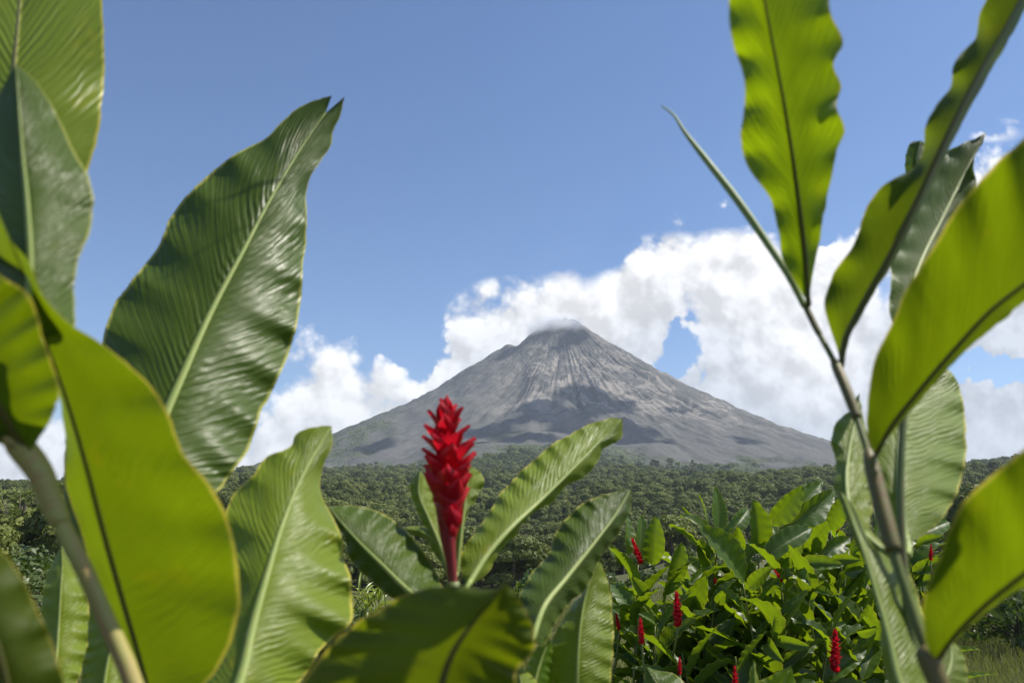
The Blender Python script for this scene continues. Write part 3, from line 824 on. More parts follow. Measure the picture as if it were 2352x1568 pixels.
# ------------------------------------------------------------------ grass
def blades(name, n, region, hmin, hmax, wid, seed):
    rs = np.random.RandomState(seed)
    x_, y_ = region(rs, n)
    z_ = height(x_, y_)
    patch = np.clip(.75 + .8 * fbm(x_ / 1.6, y_ / 1.6, 0, 3, seed=5), .25, 1.6)
    hh = (hmin + (hmax - hmin) * rs.rand(n)) * patch; a = rs.rand(n) * 6.283
    w = wid * (.6 + .8 * rs.rand(n)) * (1 + y_ / 25)
    dx, dy = np.cos(a) * w, np.sin(a) * w
    b = rs.rand(n) * 6.283; le = hh * (.15 + .5 * rs.rand(n)); lx, ly = np.cos(b) * le, np.sin(b) * le
    z_ = z_ - .03
    V = np.stack([np.stack([x_ - dx, y_ - dy, z_], 1), np.stack([x_ + dx, y_ + dy, z_], 1),
                  np.stack([x_ + dx * .7 + lx * .35, y_ + dy * .7 + ly * .35, z_ + hh * .6], 1), np.stack([x_ - dx * .7 + lx * .35, y_ - dy * .7 + ly * .35, z_ + hh * .6], 1),
                  np.stack([x_ + lx, y_ + ly, z_ + hh], 1)], 1).reshape(-1, 3)
    o_ = np.arange(n)[:, None] * 5
    F1 = o_ + np.array([[0, 1, 2, 3]]); F2 = o_ + np.array([[3, 2, 4, 4]])
    me = bpy.data.meshes.new(name)
    nf = 2 * n
    me.vertices.add(5 * n); me.vertices.foreach_set('co', V.astype(np.float32).ravel())
    lo = np.hstack([F1, F2[:, :3]]).astype(np.int32)
    me.loops.add(7 * n); me.loops.foreach_set('vertex_index', lo.ravel())
    me.polygons.add(nf)
    ls = np.stack([np.arange(n) * 7, np.arange(n) * 7 + 4], 1).ravel(); lt = np.tile([4, 3], n)
    me.polygons.foreach_set('loop_start', ls.astype(np.int32)); me.polygons.foreach_set('loop_total', lt.astype(np.int32))
    me.update(calc_edges=True)
    return me


def reg1(rs, n):
    y_ = np.exp(rs.uniform(np.log(6.5), np.log(70), n)); u_ = rs.uniform(-.72, .75, n); return u_ * y_, y_


M_GRASS = simple_leafage('pasture_grass', (.10, .12, .035), (.23, .22, .085), .3, .5, (.26, .30, .05))
g1 = blades('grass', 190000, reg1, .10, .42, .005, 3)
go_ = obj('grass', g1, None, M_GRASS); tag(go_, kind='stuff')

# ------------------------------------------------------------------ foreground leaves traced in depth
def resample(pts, n): return spline(np.array(pts, float), n)


def leaf(parent, M, L, Rr, mat, fold=(.03, .03), wave=.004, wfreq=9, nl=110, ns=14, rib=None, rib_r=.0022, ribmat=None, seed=0, curl=None, att=None, pw_=1.4, sag=0.0, conv=True, ribside=-1, label=None):
    """M: midrib (px, py, depth) from base to tip; L, Rr: the two margins (px, py[, extra depth])"""
    Mp = resample(M, nl)
    if conv:
        L = [M[0][:2]] + list(L) + [M[-1][:2]]; Rr = [M[0][:2]] + list(Rr) + [M[-1][:2]]
    Lp = resample([q[:2] for q in L], nl); Rp = resample([q[:2] for q in Rr], nl)
    tt = np.linspace(0, 1, nl)
    off = np.array(parent.location)
    rows, uvs = [], []
    S = np.r_[-np.linspace(1, 0, ns, endpoint=False) ** 1.0, 0, np.linspace(0, 1, ns + 1)[1:]]
    V = np.zeros((nl, len(S), 3)); UV = np.zeros((nl, len(S), 2))
    env = np.sin(np.pi * np.clip(tt, 0, 1)) ** .6
    rsd = seed * 3.7 + 1
    for j, s in enumerate(S):
        a = abs(s)
        E = Lp if s < 0 else Rp; f = fold[0] if s < 0 else fold[1]
        q = Mp[:, :2] * (1 - a) + E * a
        jit = (fbm(tt * 26, tt * 0 + rsd, (2 if s < 0 else 5) + 0 * tt, 3) * 3.4 - np.where(s < 0, -1, 1) * 9 * np.clip(fbm(tt * 34, tt * 0 + rsd + 9, (1 if s < 0 else 7) + 0 * tt, 2) - .52, 0, 1)) * a ** 4
        d = Mp[:, 2] + f * a ** pw_ * env + wave * a ** 2.2 * env * (np.sin(tt * wfreq * 6.283 + (0 if s < 0 else 1.9) + 2 * fbm(tt * 4, rsd + 0 * tt)) + .6 * fbm(tt * 16, rsd + 3 + s * .5 + 0 * tt, oct=3))
        d = d + .0012 * env * fbm(tt * 14 - a * 2.5, s * 1.5 + rsd + 0 * tt, oct=3) * min(1, a * 3)
        P = np.stack([at(q[i, 0] + jit[i], q[i, 1] + jit[i] * .7, d[i]) for i in range(nl)])
        V[:, j] = P - off; UV[:, j, 0] = .5 + s * .5; UV[:, j, 1] = tt
    lf = obj('leaf', np_mesh('leaf', V.reshape(-1, 3), grid_faces(nl, len(S)), UV.reshape(-1, 2)), parent, mat)
    if label: lf['label'] = label
    c0 = len(S) // 2
    Pr = V[:, c0] + np.array([0, ribside * .0006, 0])
    mr = obj('midrib', tube(Pr[::3], np.r_[rib_r * 1.15, rib_r, rib_r * .75, rib_r * .45, rib_r * .12], 8, 'midrib', flat=.55), lf, ribmat or M_RIB)
    if att is not None:
        A = at(*att) - off; Bp = V[0, c0]; mid = (A + Bp) / 2; tan = V[3, c0] - V[0, c0]
        tan = tan / (np.linalg.norm(tan) + 1e-9)
        L_ = np.linalg.norm(A - Bp)
        obj('petiole', tube([A, mid * .6 + (Bp - tan * L_ * .4) * .4, Bp, Bp + tan * .008], [rib_r * 1.5, rib_r * 1.2, rib_r * 1.15, rib_r], 8, 'petiole', n=14), lf, ribmat or M_RIB)
    return lf


def stem(parent, pts, rads, mat, ground=None, n=60, name='stem'):
    off = np.array(parent.location)
    P = [at(*q) - off for q in pts]
    if ground is not None:
        gx_, gy_ = ground; P = [np.array([gx_, gy_, float(height(gx_, gy_)) - .03]) - off] + P; rads = [rads[0]] + list(rads)
    return obj(name, tube(P, rads, 14, name, n=n), parent, mat)


def stalk(gx_, gy_, label, group='ginger shoots close to the camera'):
    return empty('ginger_plant', (gx_, gy_, float(height(gx_, gy_))), label, 'ginger plant', group)


# -- right-hand tall shoot
s1 = stalk(.30, .52, 'tall ginger shoot with a dark stem, pale rolled leaf spear and backlit leaves')
stem(s1, [(2165, 1590, .53), (2122, 1480, .54), (2060, 1290, .56), (2020, 1140, .585), (2000, 1060, .60), (1972, 970, .62), (1938, 880, .64), (1915, 828, .655), (1872, 748, .67), (1845, 692, .68)],
     [.0066, .0066, .0062, .0058, .0051, .0046, .0042, .0039, .0028, .0022], M_STEM_DK, (.30, .52))


def sheath(parent, path, rads, node, below, above, swell, mat):
    """the wrapped leaf base that hugs the stem below a node"""
    off = np.array(parent.location); Q = spline([np.array(q, float) for q in path], 400)
    Wp = np.array([at(*q) for q in Q]) - off; c = at(*node) - off
    L = np.r_[0, np.cumsum(np.linalg.norm(np.diff(Wp, axis=0), axis=1))]
    i = int(np.argmin(np.linalg.norm(Wp - c, axis=1))); l0 = L[i]
    li = np.linspace(max(l0 - below, 0), min(l0 + above, L[-1]), 9)
    P = np.stack([np.interp(li, L, Wp[:, k]) for k in range(3)], 1)
    rr = np.interp(li / L[-1], np.linspace(0, 1, len(rads)), rads)
    f = np.interp(np.linspace(0, 1, 9), [0, .2, .75, .9, 1], [.90, 1.02, swell, swell * .9, .55])
    obj('leaf_sheath', tube(P, rr * f, 14, 'leaf_sheath', n=26), parent, mat)


S1P = [(2165, 1590, .53), (2122, 1480, .54), (2060, 1290, .56), (2020, 1140, .585), (2000, 1060, .60), (1972, 970, .62), (1938, 880, .64), (1915, 828, .655), (1872, 748, .67), (1845, 692, .68)]
S1R = [.0065, .0063, .0057, .0048, .0041, .0034, .0022]
for nd, bl_, sw in [((2140, 1518, .536), .03, 1.14), ((2003, 1052, .60), .075, 1.17), ((1922, 842, .652), .055, 1.2), ((1852, 704, .678), .03, 1.2)]:
    sheath(s1, S1P, S1R, nd, bl_, .010, sw, M_STEM_SH)
leaf(s1, [(1856, 700, .675), (1853, 640, .665), (1832, 450, .62), (1802, 250, .56), (1766, 60, .50), (1745, -60, .47), (1730, -190, .44)],
     [(1826, 645), (1800, 600), (1790, 540), (1768, 455), (1716, 380), (1701, 325), (1709, 250), (1706, 165), (1683, 100), (1674, 0), (1690, -110)],
     [(1868, 620), (1880, 560), (1900, 450), (1912, 400), (1920, 350), (1940, 300), (1921, 240), (1932, 200), (1915, 150), (1937, 100), (1912, 40), (1890, -60), (1830, -150)],
     M_LEAF_YL, fold=(-.010, .012), wave=.008, wfreq=8, rib_r=.0021, ribmat=M_RIB_DK, seed=1, att=(1848, 702, .678), pw_=1.1)
# rolled spear
P = [at(*q) - np.array(s1.location) for q in [(1848, 705, .678), (1815, 640, .68), (1760, 555, .69), (1690, 455, .70), (1620, 365, .71), (1570, 300, .715), (1545, 262, .718), (1519, 243, .72)]]
lf = obj('leaf', tube(P, [.0026, .0031, .0034, .0036, .0034, .0030, .0018, .0006], 12, 'leaf', n=60), s1, M_RIB); lf['label'] = 'young leaf still rolled into a thin pale spear'
leaf(s1, [(1932, 838, .655), (1938, 790, .65), (1975, 710, .64), (2042, 590, .62), (2110, 450, .60), (2165, 330, .58), (2230, 200, .565), (2320, 40, .55), (2400, -110, .54)],
     [(1922, 800), (1900, 735), (1895, 690), (1918, 625), (1958, 565), (1985, 490), (2020, 435), (2060, 405), (2105, 380), (2122, 340), (2124, 300), (2150, 240), (2185, 200), (2188, 150), (2235, 95), (2255, 20), (2330, -90)],
     [(1948, 790), (1990, 705), (2062, 585), (2130, 450), (2190, 325), (2258, 195), (2345, 40)],
     M_LEAF_MD, fold=(.03, .045), wave=.007, wfreq=7, ribmat=M_RIB_DK, rib_r=.0024, seed=2, att=(1926, 850, .655), pw_=1.0)
leaf(s1, [(2014, 1040, .60), (2040, 990, .59), (2105, 905, .57), (2190, 805, .545), (2275, 715, .52), (2352, 655, .50), (2470, 570, .48), (2600, 440, .46)],
     [(2002, 1020), (1990, 975), (1995, 910), (2008, 835), (2045, 745), (2095, 640), (2150, 560), (2210, 462), (2280, 385), (2352, 318), (2460, 250), (2560, 270)],
     [(2050, 992), (2125, 905), (2215, 812), (2300, 738), (2360, 690), (2490, 620), (2590, 500)],
     M_LEAF_MD, fold=(-.035, .02), wave=.005, wfreq=6, ribmat=M_RIB_DK, rib_r=.0017, seed=3, att=(2004, 1056, .60), pw_=1.2)
leaf(s1, [(2150, 1520, .536), (2180, 1475, .52), (2250, 1400, .49), (2352, 1318, .46), (2480, 1230, .43), (2640, 1080, .41)],
     [(2132, 1490), (2120, 1430), (2125, 1360), (2155, 1290), (2185, 1200), (2235, 1130), (2290, 1082), (2352, 1030), (2460, 960), (2580, 950)],
     [(2190, 1475), (2260, 1408), (2355, 1345), (2500, 1290), (2620, 1160)],
     M_LEAF_MD, fold=(-.035, .015), wave=.004, wfreq=5, ribmat=M_RIB_DK, rib_r=.0017, seed=4, att=(2142, 1530, .535), pw_=1.2)

# -- second right-hand shoot, just behind
s2 = stalk(.40, .72, 'ginger shoot of glossy pale-sheened leaves directly behind the dark-stemmed one')
stem(s2, [(2110, 1600, .70), (2085, 1400, .71), (2072, 1260, .72), (2068, 1100, .735), (2080, 900, .76), (2085, 780, .78)], [.008, .007, .006, .005, .004, .003], M_STEM, (.40, .72))
leaf(s2, [(2085, 1250, .74), (2068, 1180, .76), (2062, 1080, .80), (2068, 980, .85), (2095, 900, .90), (2165, 838, .94)],
     [(2045, 1200), (2010, 1120), (1990, 1030), (2010, 940), (2070, 870)],
     [(2110, 1235), (2160, 1195), (2200, 1130), (2216, 1070), (2220, 1000), (2212, 920), (2190, 860)],
     M_LEAF, fold=(.03, .045), wave=.006, wfreq=7, seed=5, att=(2080, 1275, .722), rib_r=.003)
leaf(s2, [(1995, 1235, .74), (1960, 1190, .76), (1945, 1110, .79), (1953, 1020, .83), (1968, 950, .86), (1974, 903, .88)],
     [(1948, 1195), (1928, 1150), (1914, 1115), (1921, 1070), (1908, 1010), (1918, 975), (1950, 945)],
     [(2000, 1190), (2010, 1110), (2000, 1030), (1980, 950)],
     M_LEAF, fold=(.02, .03), wave=.004, seed=6, att=(2072, 1290, .72), rib_r=.0024)
leaf(s2, [(2098, 1640, .66), (2066, 1568, .67), (2040, 1460, .685), (2012, 1360, .70), (1985, 1270, .715), (1955, 1190, .73), (1932, 1128, .74)],
     [(2055, 1600), (2025, 1510), (2018, 1410), (1992, 1310), (1957, 1225)],
     [(2150, 1590), (2150, 1500), (2120, 1410), (2095, 1330), (2060, 1280), (2010, 1230), (1965, 1165)],
     M_LEAF, fold=(.03, .05), wave=.006, wfreq=6, seed=7, att=(2112, 1680, .70), rib_r=.003)
leaf(s2, [(2062, 760, .80), (2085, 680, .83), (2120, 590, .87), (2165, 500, .91), (2215, 400, .95), (2265, 305, .98)],
     [(2047, 735), (2045, 660), (2052, 560), (2080, 470), (2130, 385), (2200, 335)],
     [(2100, 700), (2170, 590), (2228, 470), (2242, 420), (2236, 375), (2255, 330)],
     M_LEAF_DK, fold=(-.02, -.03), wave=.006, seed=8, att=(2085, 790, .78), rib_r=.0024)
leaf(s2, [(2160, 470, .99), (2130, 420, 1.0), (2105, 370, 1.0), (2115, 322, 1.0)], [(2120, 450), (2082, 400), (2080, 355), (2098, 325)], [(2170, 430), (2150, 370), (2130, 335)],
     M_LEAF_DK, fold=(.02, .02), wave=.002, seed=9, nl=50, ns=7, rib_r=.0015)
leaf(s2, [(2150, 1640, .80), (2170, 1568, .81), (2185, 1510, .83), (2180, 1460, .85)], [(2140, 1590), (2140, 1520), (2155, 1480)], [(2215, 1600), (2222, 1550), (2210, 1500)],
     M_LEAF, fold=(.02, .03), seed=10, nl=60, ns=8, att=(2112, 1660, .70))

# -- left shoot with the thick reddish stem
s3 = stalk(-.10, .50, 'ginger shoot with a thick reddish stem slanting up to the left', )
stem(s3, [(318, 1600, .50), (292, 1530, .50), (262, 1465, .50), (232, 1395, .50), (198, 1318, .49), (155, 1232, .485), (118, 1150, .48), (88, 1078, .475), (50, 1030, .47), (0, 990, .46), (-90, 930, .45), (-200, 840, .44)],
     [.0032, .0036, .0040, .0045, .0052, .0060, .0063, .0068, .0062, .0056, .005, .004], M_STEM_BR, (-.16, .50))
sheath(s3, [(318, 1600, .50), (232, 1395, .50), (155, 1232, .485), (118, 1150, .48), (88, 1078, .475), (50, 1030, .47), (0, 990, .46), (-90, 930, .45)], [.0036, .0046, .0058, .0064, .0060, .005], (62, 1043, .472), .045, .016, 1.28, M_STEM_BR)
leaf(s3, [(66, 1042, .47), (40, 1005, .462), (0, 935, .45), (-50, 850, .44), (-110, 740, .43), (-160, 620, .42)],
     [(40, 1030), (-20, 1010), (-80, 930), (-140, 800)],
     [(84, 1015), (118, 960), (136, 912), (120, 835), (96, 765), (78, 700), (62, 672), (20, 645), (-20, 620), (-100, 600)],
     M_LEAF_MD, fold=(.0, -.02), wave=.004, seed=11, ribmat=M_RIB_DK, att=(72, 1052, .472), label='bright backlit leaf')
leaf(s3, [(-100, 700, .56), (-50, 520, .57), (10, 330, .60), (36, 120, .64), (48, -20, .68), (60, -200, .72)],
     [(-200, 600), (-230, 300), (-220, 0), (-80, -180)],
     [(100, 600), (200, 400), (222, 330), (233, 250), (241, 130), (238, 60), (232, -20), (180, -150)],
     M_LEAF, fold=(.02, .03), wave=.005, wfreq=5, seed=12, ribmat=M_RIB_DK, rib_r=.0026)
leaf(s3, [(60, 780, .452), (70, 640, .458), (64, 480, .47), (52, 350, .48), (44, 240, .49), (38, 150, .50)],
     [(-40, 700), (-70, 560), (-60, 400), (-20, 260), (15, 180)],
     [(165, 760), (172, 660), (180, 595), (205, 530), (216, 465), (205, 410), (172, 350), (148, 300), (108, 225), (70, 175)],
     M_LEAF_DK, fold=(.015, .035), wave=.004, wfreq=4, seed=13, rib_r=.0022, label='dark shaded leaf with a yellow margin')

def px_of(P):
    x, y, z = P[0], P[1], P[2] - EYE
    c, s = math.cos(PITCH), math.sin(PITCH)
    f = y * c + z * s
    return (W / 2 + FPX * x / f, H / 2 - FPX * (-y * s + z * c) / f, y)


def shade_leaf(parent, tgt, dist, seed, halfw, base, spread):
    """an added leaf, unseen above the frame, that keeps the sun off tgt (px, py, depth)"""
    C_ = at(*tgt) + SUN * dist
    B_ = np.array(base); dirv = C_ - B_; Ld = np.linalg.norm(dirv); dirn = dirv / Ld
    T1 = C_ + dirn * spread
    side = np.cross(dirn, SUN); side /= np.linalg.norm(side)
    mid = [B_ + (T1 - B_) * q + np.array([0, 0, .10 * math.sin(q * math.pi)]) for q in (0, .25, .5, .75, 1)]
    Mx = [px_of(q) for q in mid]
    L_ = [px_of(mid[k] + side * halfw * w)[:2] for k, w in ((1, .8), (2, 1), (3, .85))]
    R_ = [px_of(mid[k] - side * halfw * w)[:2] for k, w in ((1, .8), (2, 1), (3, .85))]
    return leaf(parent, Mx, L_, R_, M_LEAF_DK, fold=(.0, .0), wave=.003, seed=seed, nl=60, ns=8)


stem(s3, [px_of(q) for q in [(-.34, .46, 1.95), (-.42, .55, 2.3), (-.40, .75, 2.6), (-.34, .85, 2.75)]], [.004, .004, .003, .002], M_STEM_BR)  # unseen stem added to carry the leaves that shade the big leaf
shade_leaf(s3, (560, 400, .96), .86, 51, .085, (-.40, .78, 2.62), .22)
shade_leaf(s3, (400, 600, .90), .80, 52, .06, (-.42, .58, 2.36), .10)

# -- left front shoot: the broad backlit leaf
s4 = stalk(-.28, .56, 'ginger shoot with one broad yellow-green backlit leaf rising across the left side')
stem(s4, [(420, 1900, .60), (380, 1720, .60), (352, 1620, .60)], [.007, .006, .004], M_STEM, (-.28, .56))
leaf(s4, [(346, 1600, .60), (318, 1500, .59), (272, 1345, .57), (230, 1195, .545), (195, 1060, .52), (150, 910, .50), (105, 780, .48), (60, 640, .46), (-10, 470, .44)],
     [(300, 1560), (235, 1390), (190, 1230), (152, 1110), (150, 1000), (135, 900), (108, 800), (85, 735), (60, 680), (-10, 600)],
     [(440, 1590), (520, 1500), (545, 1430), (551, 1330), (540, 1255), (512, 1165), (480, 1110), (425, 1045), (385, 945), (345, 885), (295, 838), (228, 785), (150, 735), (95, 670), (66, 600), (20, 545)],
     M_LEAF_MD, fold=(.03, -.03), wave=.005, wfreq=8, nl=150, ns=18, seed=14, ribmat=M_RIB_DK, rib_r=.0017, att=(352, 1625, .60), pw_=1.2)
leaf(s4, [(60, 1800, .42), (30, 1640, .41), (0, 1500, .40), (-40, 1380, .395), (-70, 1250, .39)],
     [(-40, 1650), (-90, 1500), (-110, 1350)],
     [(120, 1720), (148, 1600), (138, 1530), (118, 1470), (88, 1405), (55, 1335), (0, 1262), (-40, 1235)],
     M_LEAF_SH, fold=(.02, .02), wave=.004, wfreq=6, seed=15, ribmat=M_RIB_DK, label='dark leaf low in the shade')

# -- left rear shoot: the big dark leaf and the bright one before it
s5 = stalk(-.42, .80, 'ginger shoot with big ribbed dark leaf, tip split, and a bright one beside')
stem(s5, [(420, 1900, .80), (380, 1600, .80), (350, 1350, .79), (335, 1150, .78), (345, 1080, .78)], [.009, .009, .008, .007, .005], M_STEM, (-.36, .80))
leaf(s5, [(345, 1075, .78), (372, 975, .80), (420, 860, .83), (490, 705, .88), (552, 588, .92), (620, 460, .97), (700, 328, 1.03), (748, 260, 1.06)],
     [(285, 1040), (245, 930), (228, 840), (236, 775), (255, 715), (295, 655), (335, 605), (368, 560), (388, 500), (440, 440), (490, 392), (545, 350), (610, 318), (650, 275), (700, 240), (735, 226), (762, 219)],
     [(420, 1130), (498, 1128), (530, 1090), (560, 1050), (585, 1000), (600, 945), (640, 870), (662, 810), (682, 745), (691, 680), (697, 600), (706, 520), (704, 455), (716, 400), (738, 368), (760, 330), (768, 298), (782, 262), (792, 222)],
     M_LEAF_DK, fold=(.05, .065), wave=.008, wfreq=9, nl=190, ns=20, seed=16, rib_r=.0044, att=(348, 1110, .78), conv=False, label='big dark leaf split at the tip')
leaf(s5, [(520, 1640, .70), (552, 1560, .72), (580, 1440, .75), (612, 1325, .78), (650, 1200, .82), (690, 1102, .86), (735, 1020, .90), (762, 978, .92)],
     [(470, 1620), (430, 1560), (470, 1480), (500, 1380), (508, 1270), (520, 1170), (545, 1125), (582, 1090), (612, 1050), (668, 1022), (676, 1000), (705, 984), (742, 976)],
     [(620, 1620), (690, 1560), (742, 1490), (772, 1460), (806, 1432), (809, 1380), (804, 1322), (790, 1280), (785, 1232), (760, 1180), (740, 1140), (735, 1100), (746, 1060), (762, 1020)],
     M_LEAF, fold=(.04, .05), wave=.007, wfreq=8, nl=170, ns=18, seed=17, rib_r=.0042, att=(430, 1900, .80), label='bright glossy leaf')
leaf(s5, [(330, 1500, .78), (300, 1400, .79), (250, 1280, .80), (205, 1180, .81), (165, 1080, .82), (150, 1010, .83)],
     [(250, 1430), (190, 1330), (160, 1220), (146, 1120)], [(350, 1400), (330, 1250), (260, 1120), (190, 1040)],
     M_LEAF_DK, fold=(.03, .03), seed=18, nl=70, ns=8, att=(360, 1560, .80))

# -- low shoots at the bottom left
s6 = stalk(-.62, 1.05, 'low ginger shoot with two pale ribbed leaves near the bottom left')
stem(s6, [(160, 1850, 1.0), (140, 1700, 1.0), (125, 1640, 1.0)], [.008, .006, .004], M_STEM, (-.58, 1.05))
leaf(s6, [(120, 1640, .98), (128, 1540, .99), (135, 1440, 1.01), (141, 1340, 1.03), (144, 1285, 1.05), (141, 1250, 1.06)],
     [(90, 1600), (108, 1500), (95, 1390), (104, 1330), (125, 1280)], [(170, 1580), (198, 1500), (206, 1420), (195, 1360), (165, 1300)],
     M_LEAF, fold=(.02, .03), wave=.004, seed=19, att=(125, 1650, 1.0), nl=80, ns=10)
leaf(s6, [(230, 1660, .92), (240, 1568, .93), (250, 1510, .94), (262, 1455, .95), (240, 1410, .97), (205, 1375, .98)],
     [(190, 1610), (187, 1540), (200, 1480), (204, 1420)], [(290, 1610), (300, 1540), (290, 1460), (250, 1400)],
     M_LEAF, fold=(.02, .03), wave=.004, seed=20, nl=80, ns=10, att=(150, 1800, 1.0))

# -- flowering shoot
s7 = stalk(-.06, .92, 'ginger plant with the tall red flower spike in front of the volcano')
stem(s7, [(1030, 2000, .90), (1040, 1700, .90), (1042, 1480, .90), (1041, 1335, .90)], [.009, .008, .0075, .007], M_STEM, (-.06, .92))
leaf(s7, [(985, 1395, .92), (930, 1350, .93), (880, 1300, .94), (830, 1250, .95), (785, 1200, .96), (755, 1163, .965)],
     [(940, 1385), (900, 1372), (855, 1335), (800, 1275), (790, 1232), (765, 1190)],
     [(1020, 1365), (1012, 1335), (998, 1305), (958, 1248), (912, 1200), (868, 1174), (800, 1160)],
     M_LEAF_DK, fold=(.015, .05), wave=.006, seed=21, att=(1040, 1460, .90), rib_r=.003)
leaf(s7, [(1048, 1330, .96), (1056, 1260, .97), (1064, 1190, .985), (1072, 1130, 1.0), (1082, 1071, 1.02)],
     [(1030, 1260), (1020, 1180), (1035, 1110), (1060, 1080)], [(1062, 1250), (1066, 1205), (1090, 1150), (1100, 1130), (1112, 1105), (1100, 1082)],
     M_LEAF, fold=(.02, .03), wave=.006, seed=22, nl=90, ns=10, att=(1042, 1400, .90))
leaf(s7, [(1035, 1330, .96), (1010, 1250, .97), (985, 1190, .98), (962, 1130, .995), (966, 1078, 1.01)],
     [(1000, 1250), (960, 1180), (945, 1140), (940, 1115), (955, 1090)], [(1030, 1250), (1010, 1180), (990, 1120)],
     M_LEAF, fold=(.02, .02), wave=.004, seed=23, nl=90, ns=10, att=(1040, 1400, .90))
leaf(s7, [(1035, 1335, .98), (1020, 1290, .985), (1000, 1245, .99), (970, 1222, 1.0), (928, 1213, 1.01)],
     [(1012, 1290), (990, 1262), (975, 1235), (948, 1228)], [(1035, 1290), (1020, 1235), (990, 1210), (955, 1208)],
     M_LEAF, fold=(.01, .02), wave=.004, seed=24, nl=70, ns=8, att=(1040, 1400, .90))
leaf(s7, [(1074, 1345, .93), (1118, 1275, .96), (1170, 1215, .99), (1240, 1150, 1.04), (1332, 1060, 1.10), (1395, 995, 1.15), (1430, 961, 1.17)],
     [(1062, 1320), (1064, 1262), (1088, 1225), (1122, 1178), (1160, 1120), (1210, 1070), (1270, 1020), (1322, 990), (1380, 966), (1412, 960)],
     [(1092, 1338), (1122, 1308), (1150, 1262), (1190, 1222), (1222, 1180), (1270, 1150), (1300, 1117), (1350, 1090), (1374, 1060), (1386, 1030), (1426, 1006)],
     M_LEAF, fold=(.045, .045), wave=.005, wfreq=14, seed=25, nl=150, ns=16, att=(1046, 1440, .90), rib_r=.003)
leaf(s7, [(1222, 1470, .90), (1250, 1392, .93), (1300, 1328, .97), (1370, 1240, 1.02), (1420, 1172, 1.06), (1448, 1121, 1.09)],
     [(1200, 1430), (1192, 1375), (1220, 1320), (1260, 1270), (1275, 1230), (1300, 1190), (1340, 1156), (1400, 1134), (1435, 1124)],
     [(1242, 1482), (1272, 1440), (1300, 1392), (1346, 1350), (1375, 1290), (1400, 1250), (1440, 1192), (1451, 1145)],
     M_LEAF_DK, fold=(.045, .05), wave=.005, wfreq=12, seed=26, nl=150, ns=16, att=(1060, 1600, .90), rib_r=.003)

# red flower head: a rachis carrying boat-shaped bracts
def bract_mesh(name, ln=1.0, w=.5, cup=.3, out=.35, seed=0, nl=14, ns=7):
    tt = np.linspace(0, 1, nl); ss = np.linspace(-1, 1, ns)
    T, S_ = np.meshgrid(tt, ss, indexing='ij')
    wd = w * .5 * (np.sin(np.pi * np.clip(T, 0, 1) ** .75) ** .75 * .95 + .10 * (1 - T)) * (1 - T ** 6)
    X_ = S_ * wd; Z_ = T * ln
    Y_ = -out * ln * (T ** 1.6 - .9 * np.clip(T - .72, 0, 1) * (-1.2)) + cup * w * (S_ ** 2) * (1 - T * .5) * .8
    V = np.stack([X_, Y_, Z_], -1).reshape(-1, 3)
    uv = np.stack([(S_ + 1) / 2, T], -1).reshape(-1, 2)
    return np_mesh(name, V, grid_faces(nl, ns), uv)


BR = [bract_mesh('bract', 1, .66, .45, .02), bract_mesh('bract_open', 1, .54, .5, .06), bract_mesh('bract_broad', 1, .80, .5, .0)]
for b in BR: b.materials.append(M_BRACT)


def flower_layout(n, hb, ht, prof_w, seed, spread_top):
    """bract transforms along a vertical axis from hb to ht; prof_w(t) = half width of the head"""
    rs = np.random.RandomState(seed); out = []
    for k in range(n):
        t = (k + .5) / n
        z = hb + (ht - hb) * (t ** .95)
        a = k * 2.399963 + rs.randn() * .12
        w = prof_w(t)
        tilt = spread_top(t) + rs.randn() * .06
        out.append((t, z, a, w, tilt, rs.rand()))
    return out


fb = np.array(at(1034, 1245, .90)); ft = np.array(at(1022, 925, .90)); ax_len = np.linalg.norm(ft - fb)
locs = np.array(s7.location)
fl = obj('flower', tube([at(1041, 1345, .90) - locs, at(1036, 1290, .90) - locs, at(1030, 1245, .90) - locs, at(1026, 1120, .90) - locs, at(1022, 985, .90) - locs], [.0050, .0060, .0092, .0130, .0120, .008, .003], 16, 'flower', n=50), s7, M_FSTALK)
fl['label'] = 'tall red flower spike'
pw = lambda t: np.interp(t, [0, .12, .3, .5, .7, .85, 1], [.012, .017, .023, .0235, .020, .013, .004])
tl = lambda t: np.interp(t, [0, .15, .35, .55, .72, .88, 1], [.16, .38, .56, .74, .74, .42, .10])
for (t, z, a, w, tilt, rn) in flower_layout(46, 0, ax_len * .86, pw, 5, tl):
    d = fl.copy() if False else bpy.data.objects.new('bract', BR[2] if t < .35 else (BR[0] if t < .52 or t > .9 else BR[1])); COL.objects.link(d); d.parent = fl
    ln = np.interp(t, [0, .2, .45, .7, .9, 1], [.032, .038, .038, .036, .034, .029]) * (.95 + .2 * rn)
    core = np.interp(t, [0, .15, .35, .6, .8, 1], [.013, .018, .020, .012, .006, .002])
    base = fb - locs + (ft - fb) / ax_len * z
    outv = np.array([math.cos(a), math.sin(a), 0])
    M_ = Matrix.Translation(Vector(base + outv * core * .5)) @ Matrix.Rotation(a + math.pi / 2, 4, 'Z') @ Matrix.Rotation(tilt, 4, 'X') @ Matrix.Scale(ln, 4)
    d.matrix_local = M_

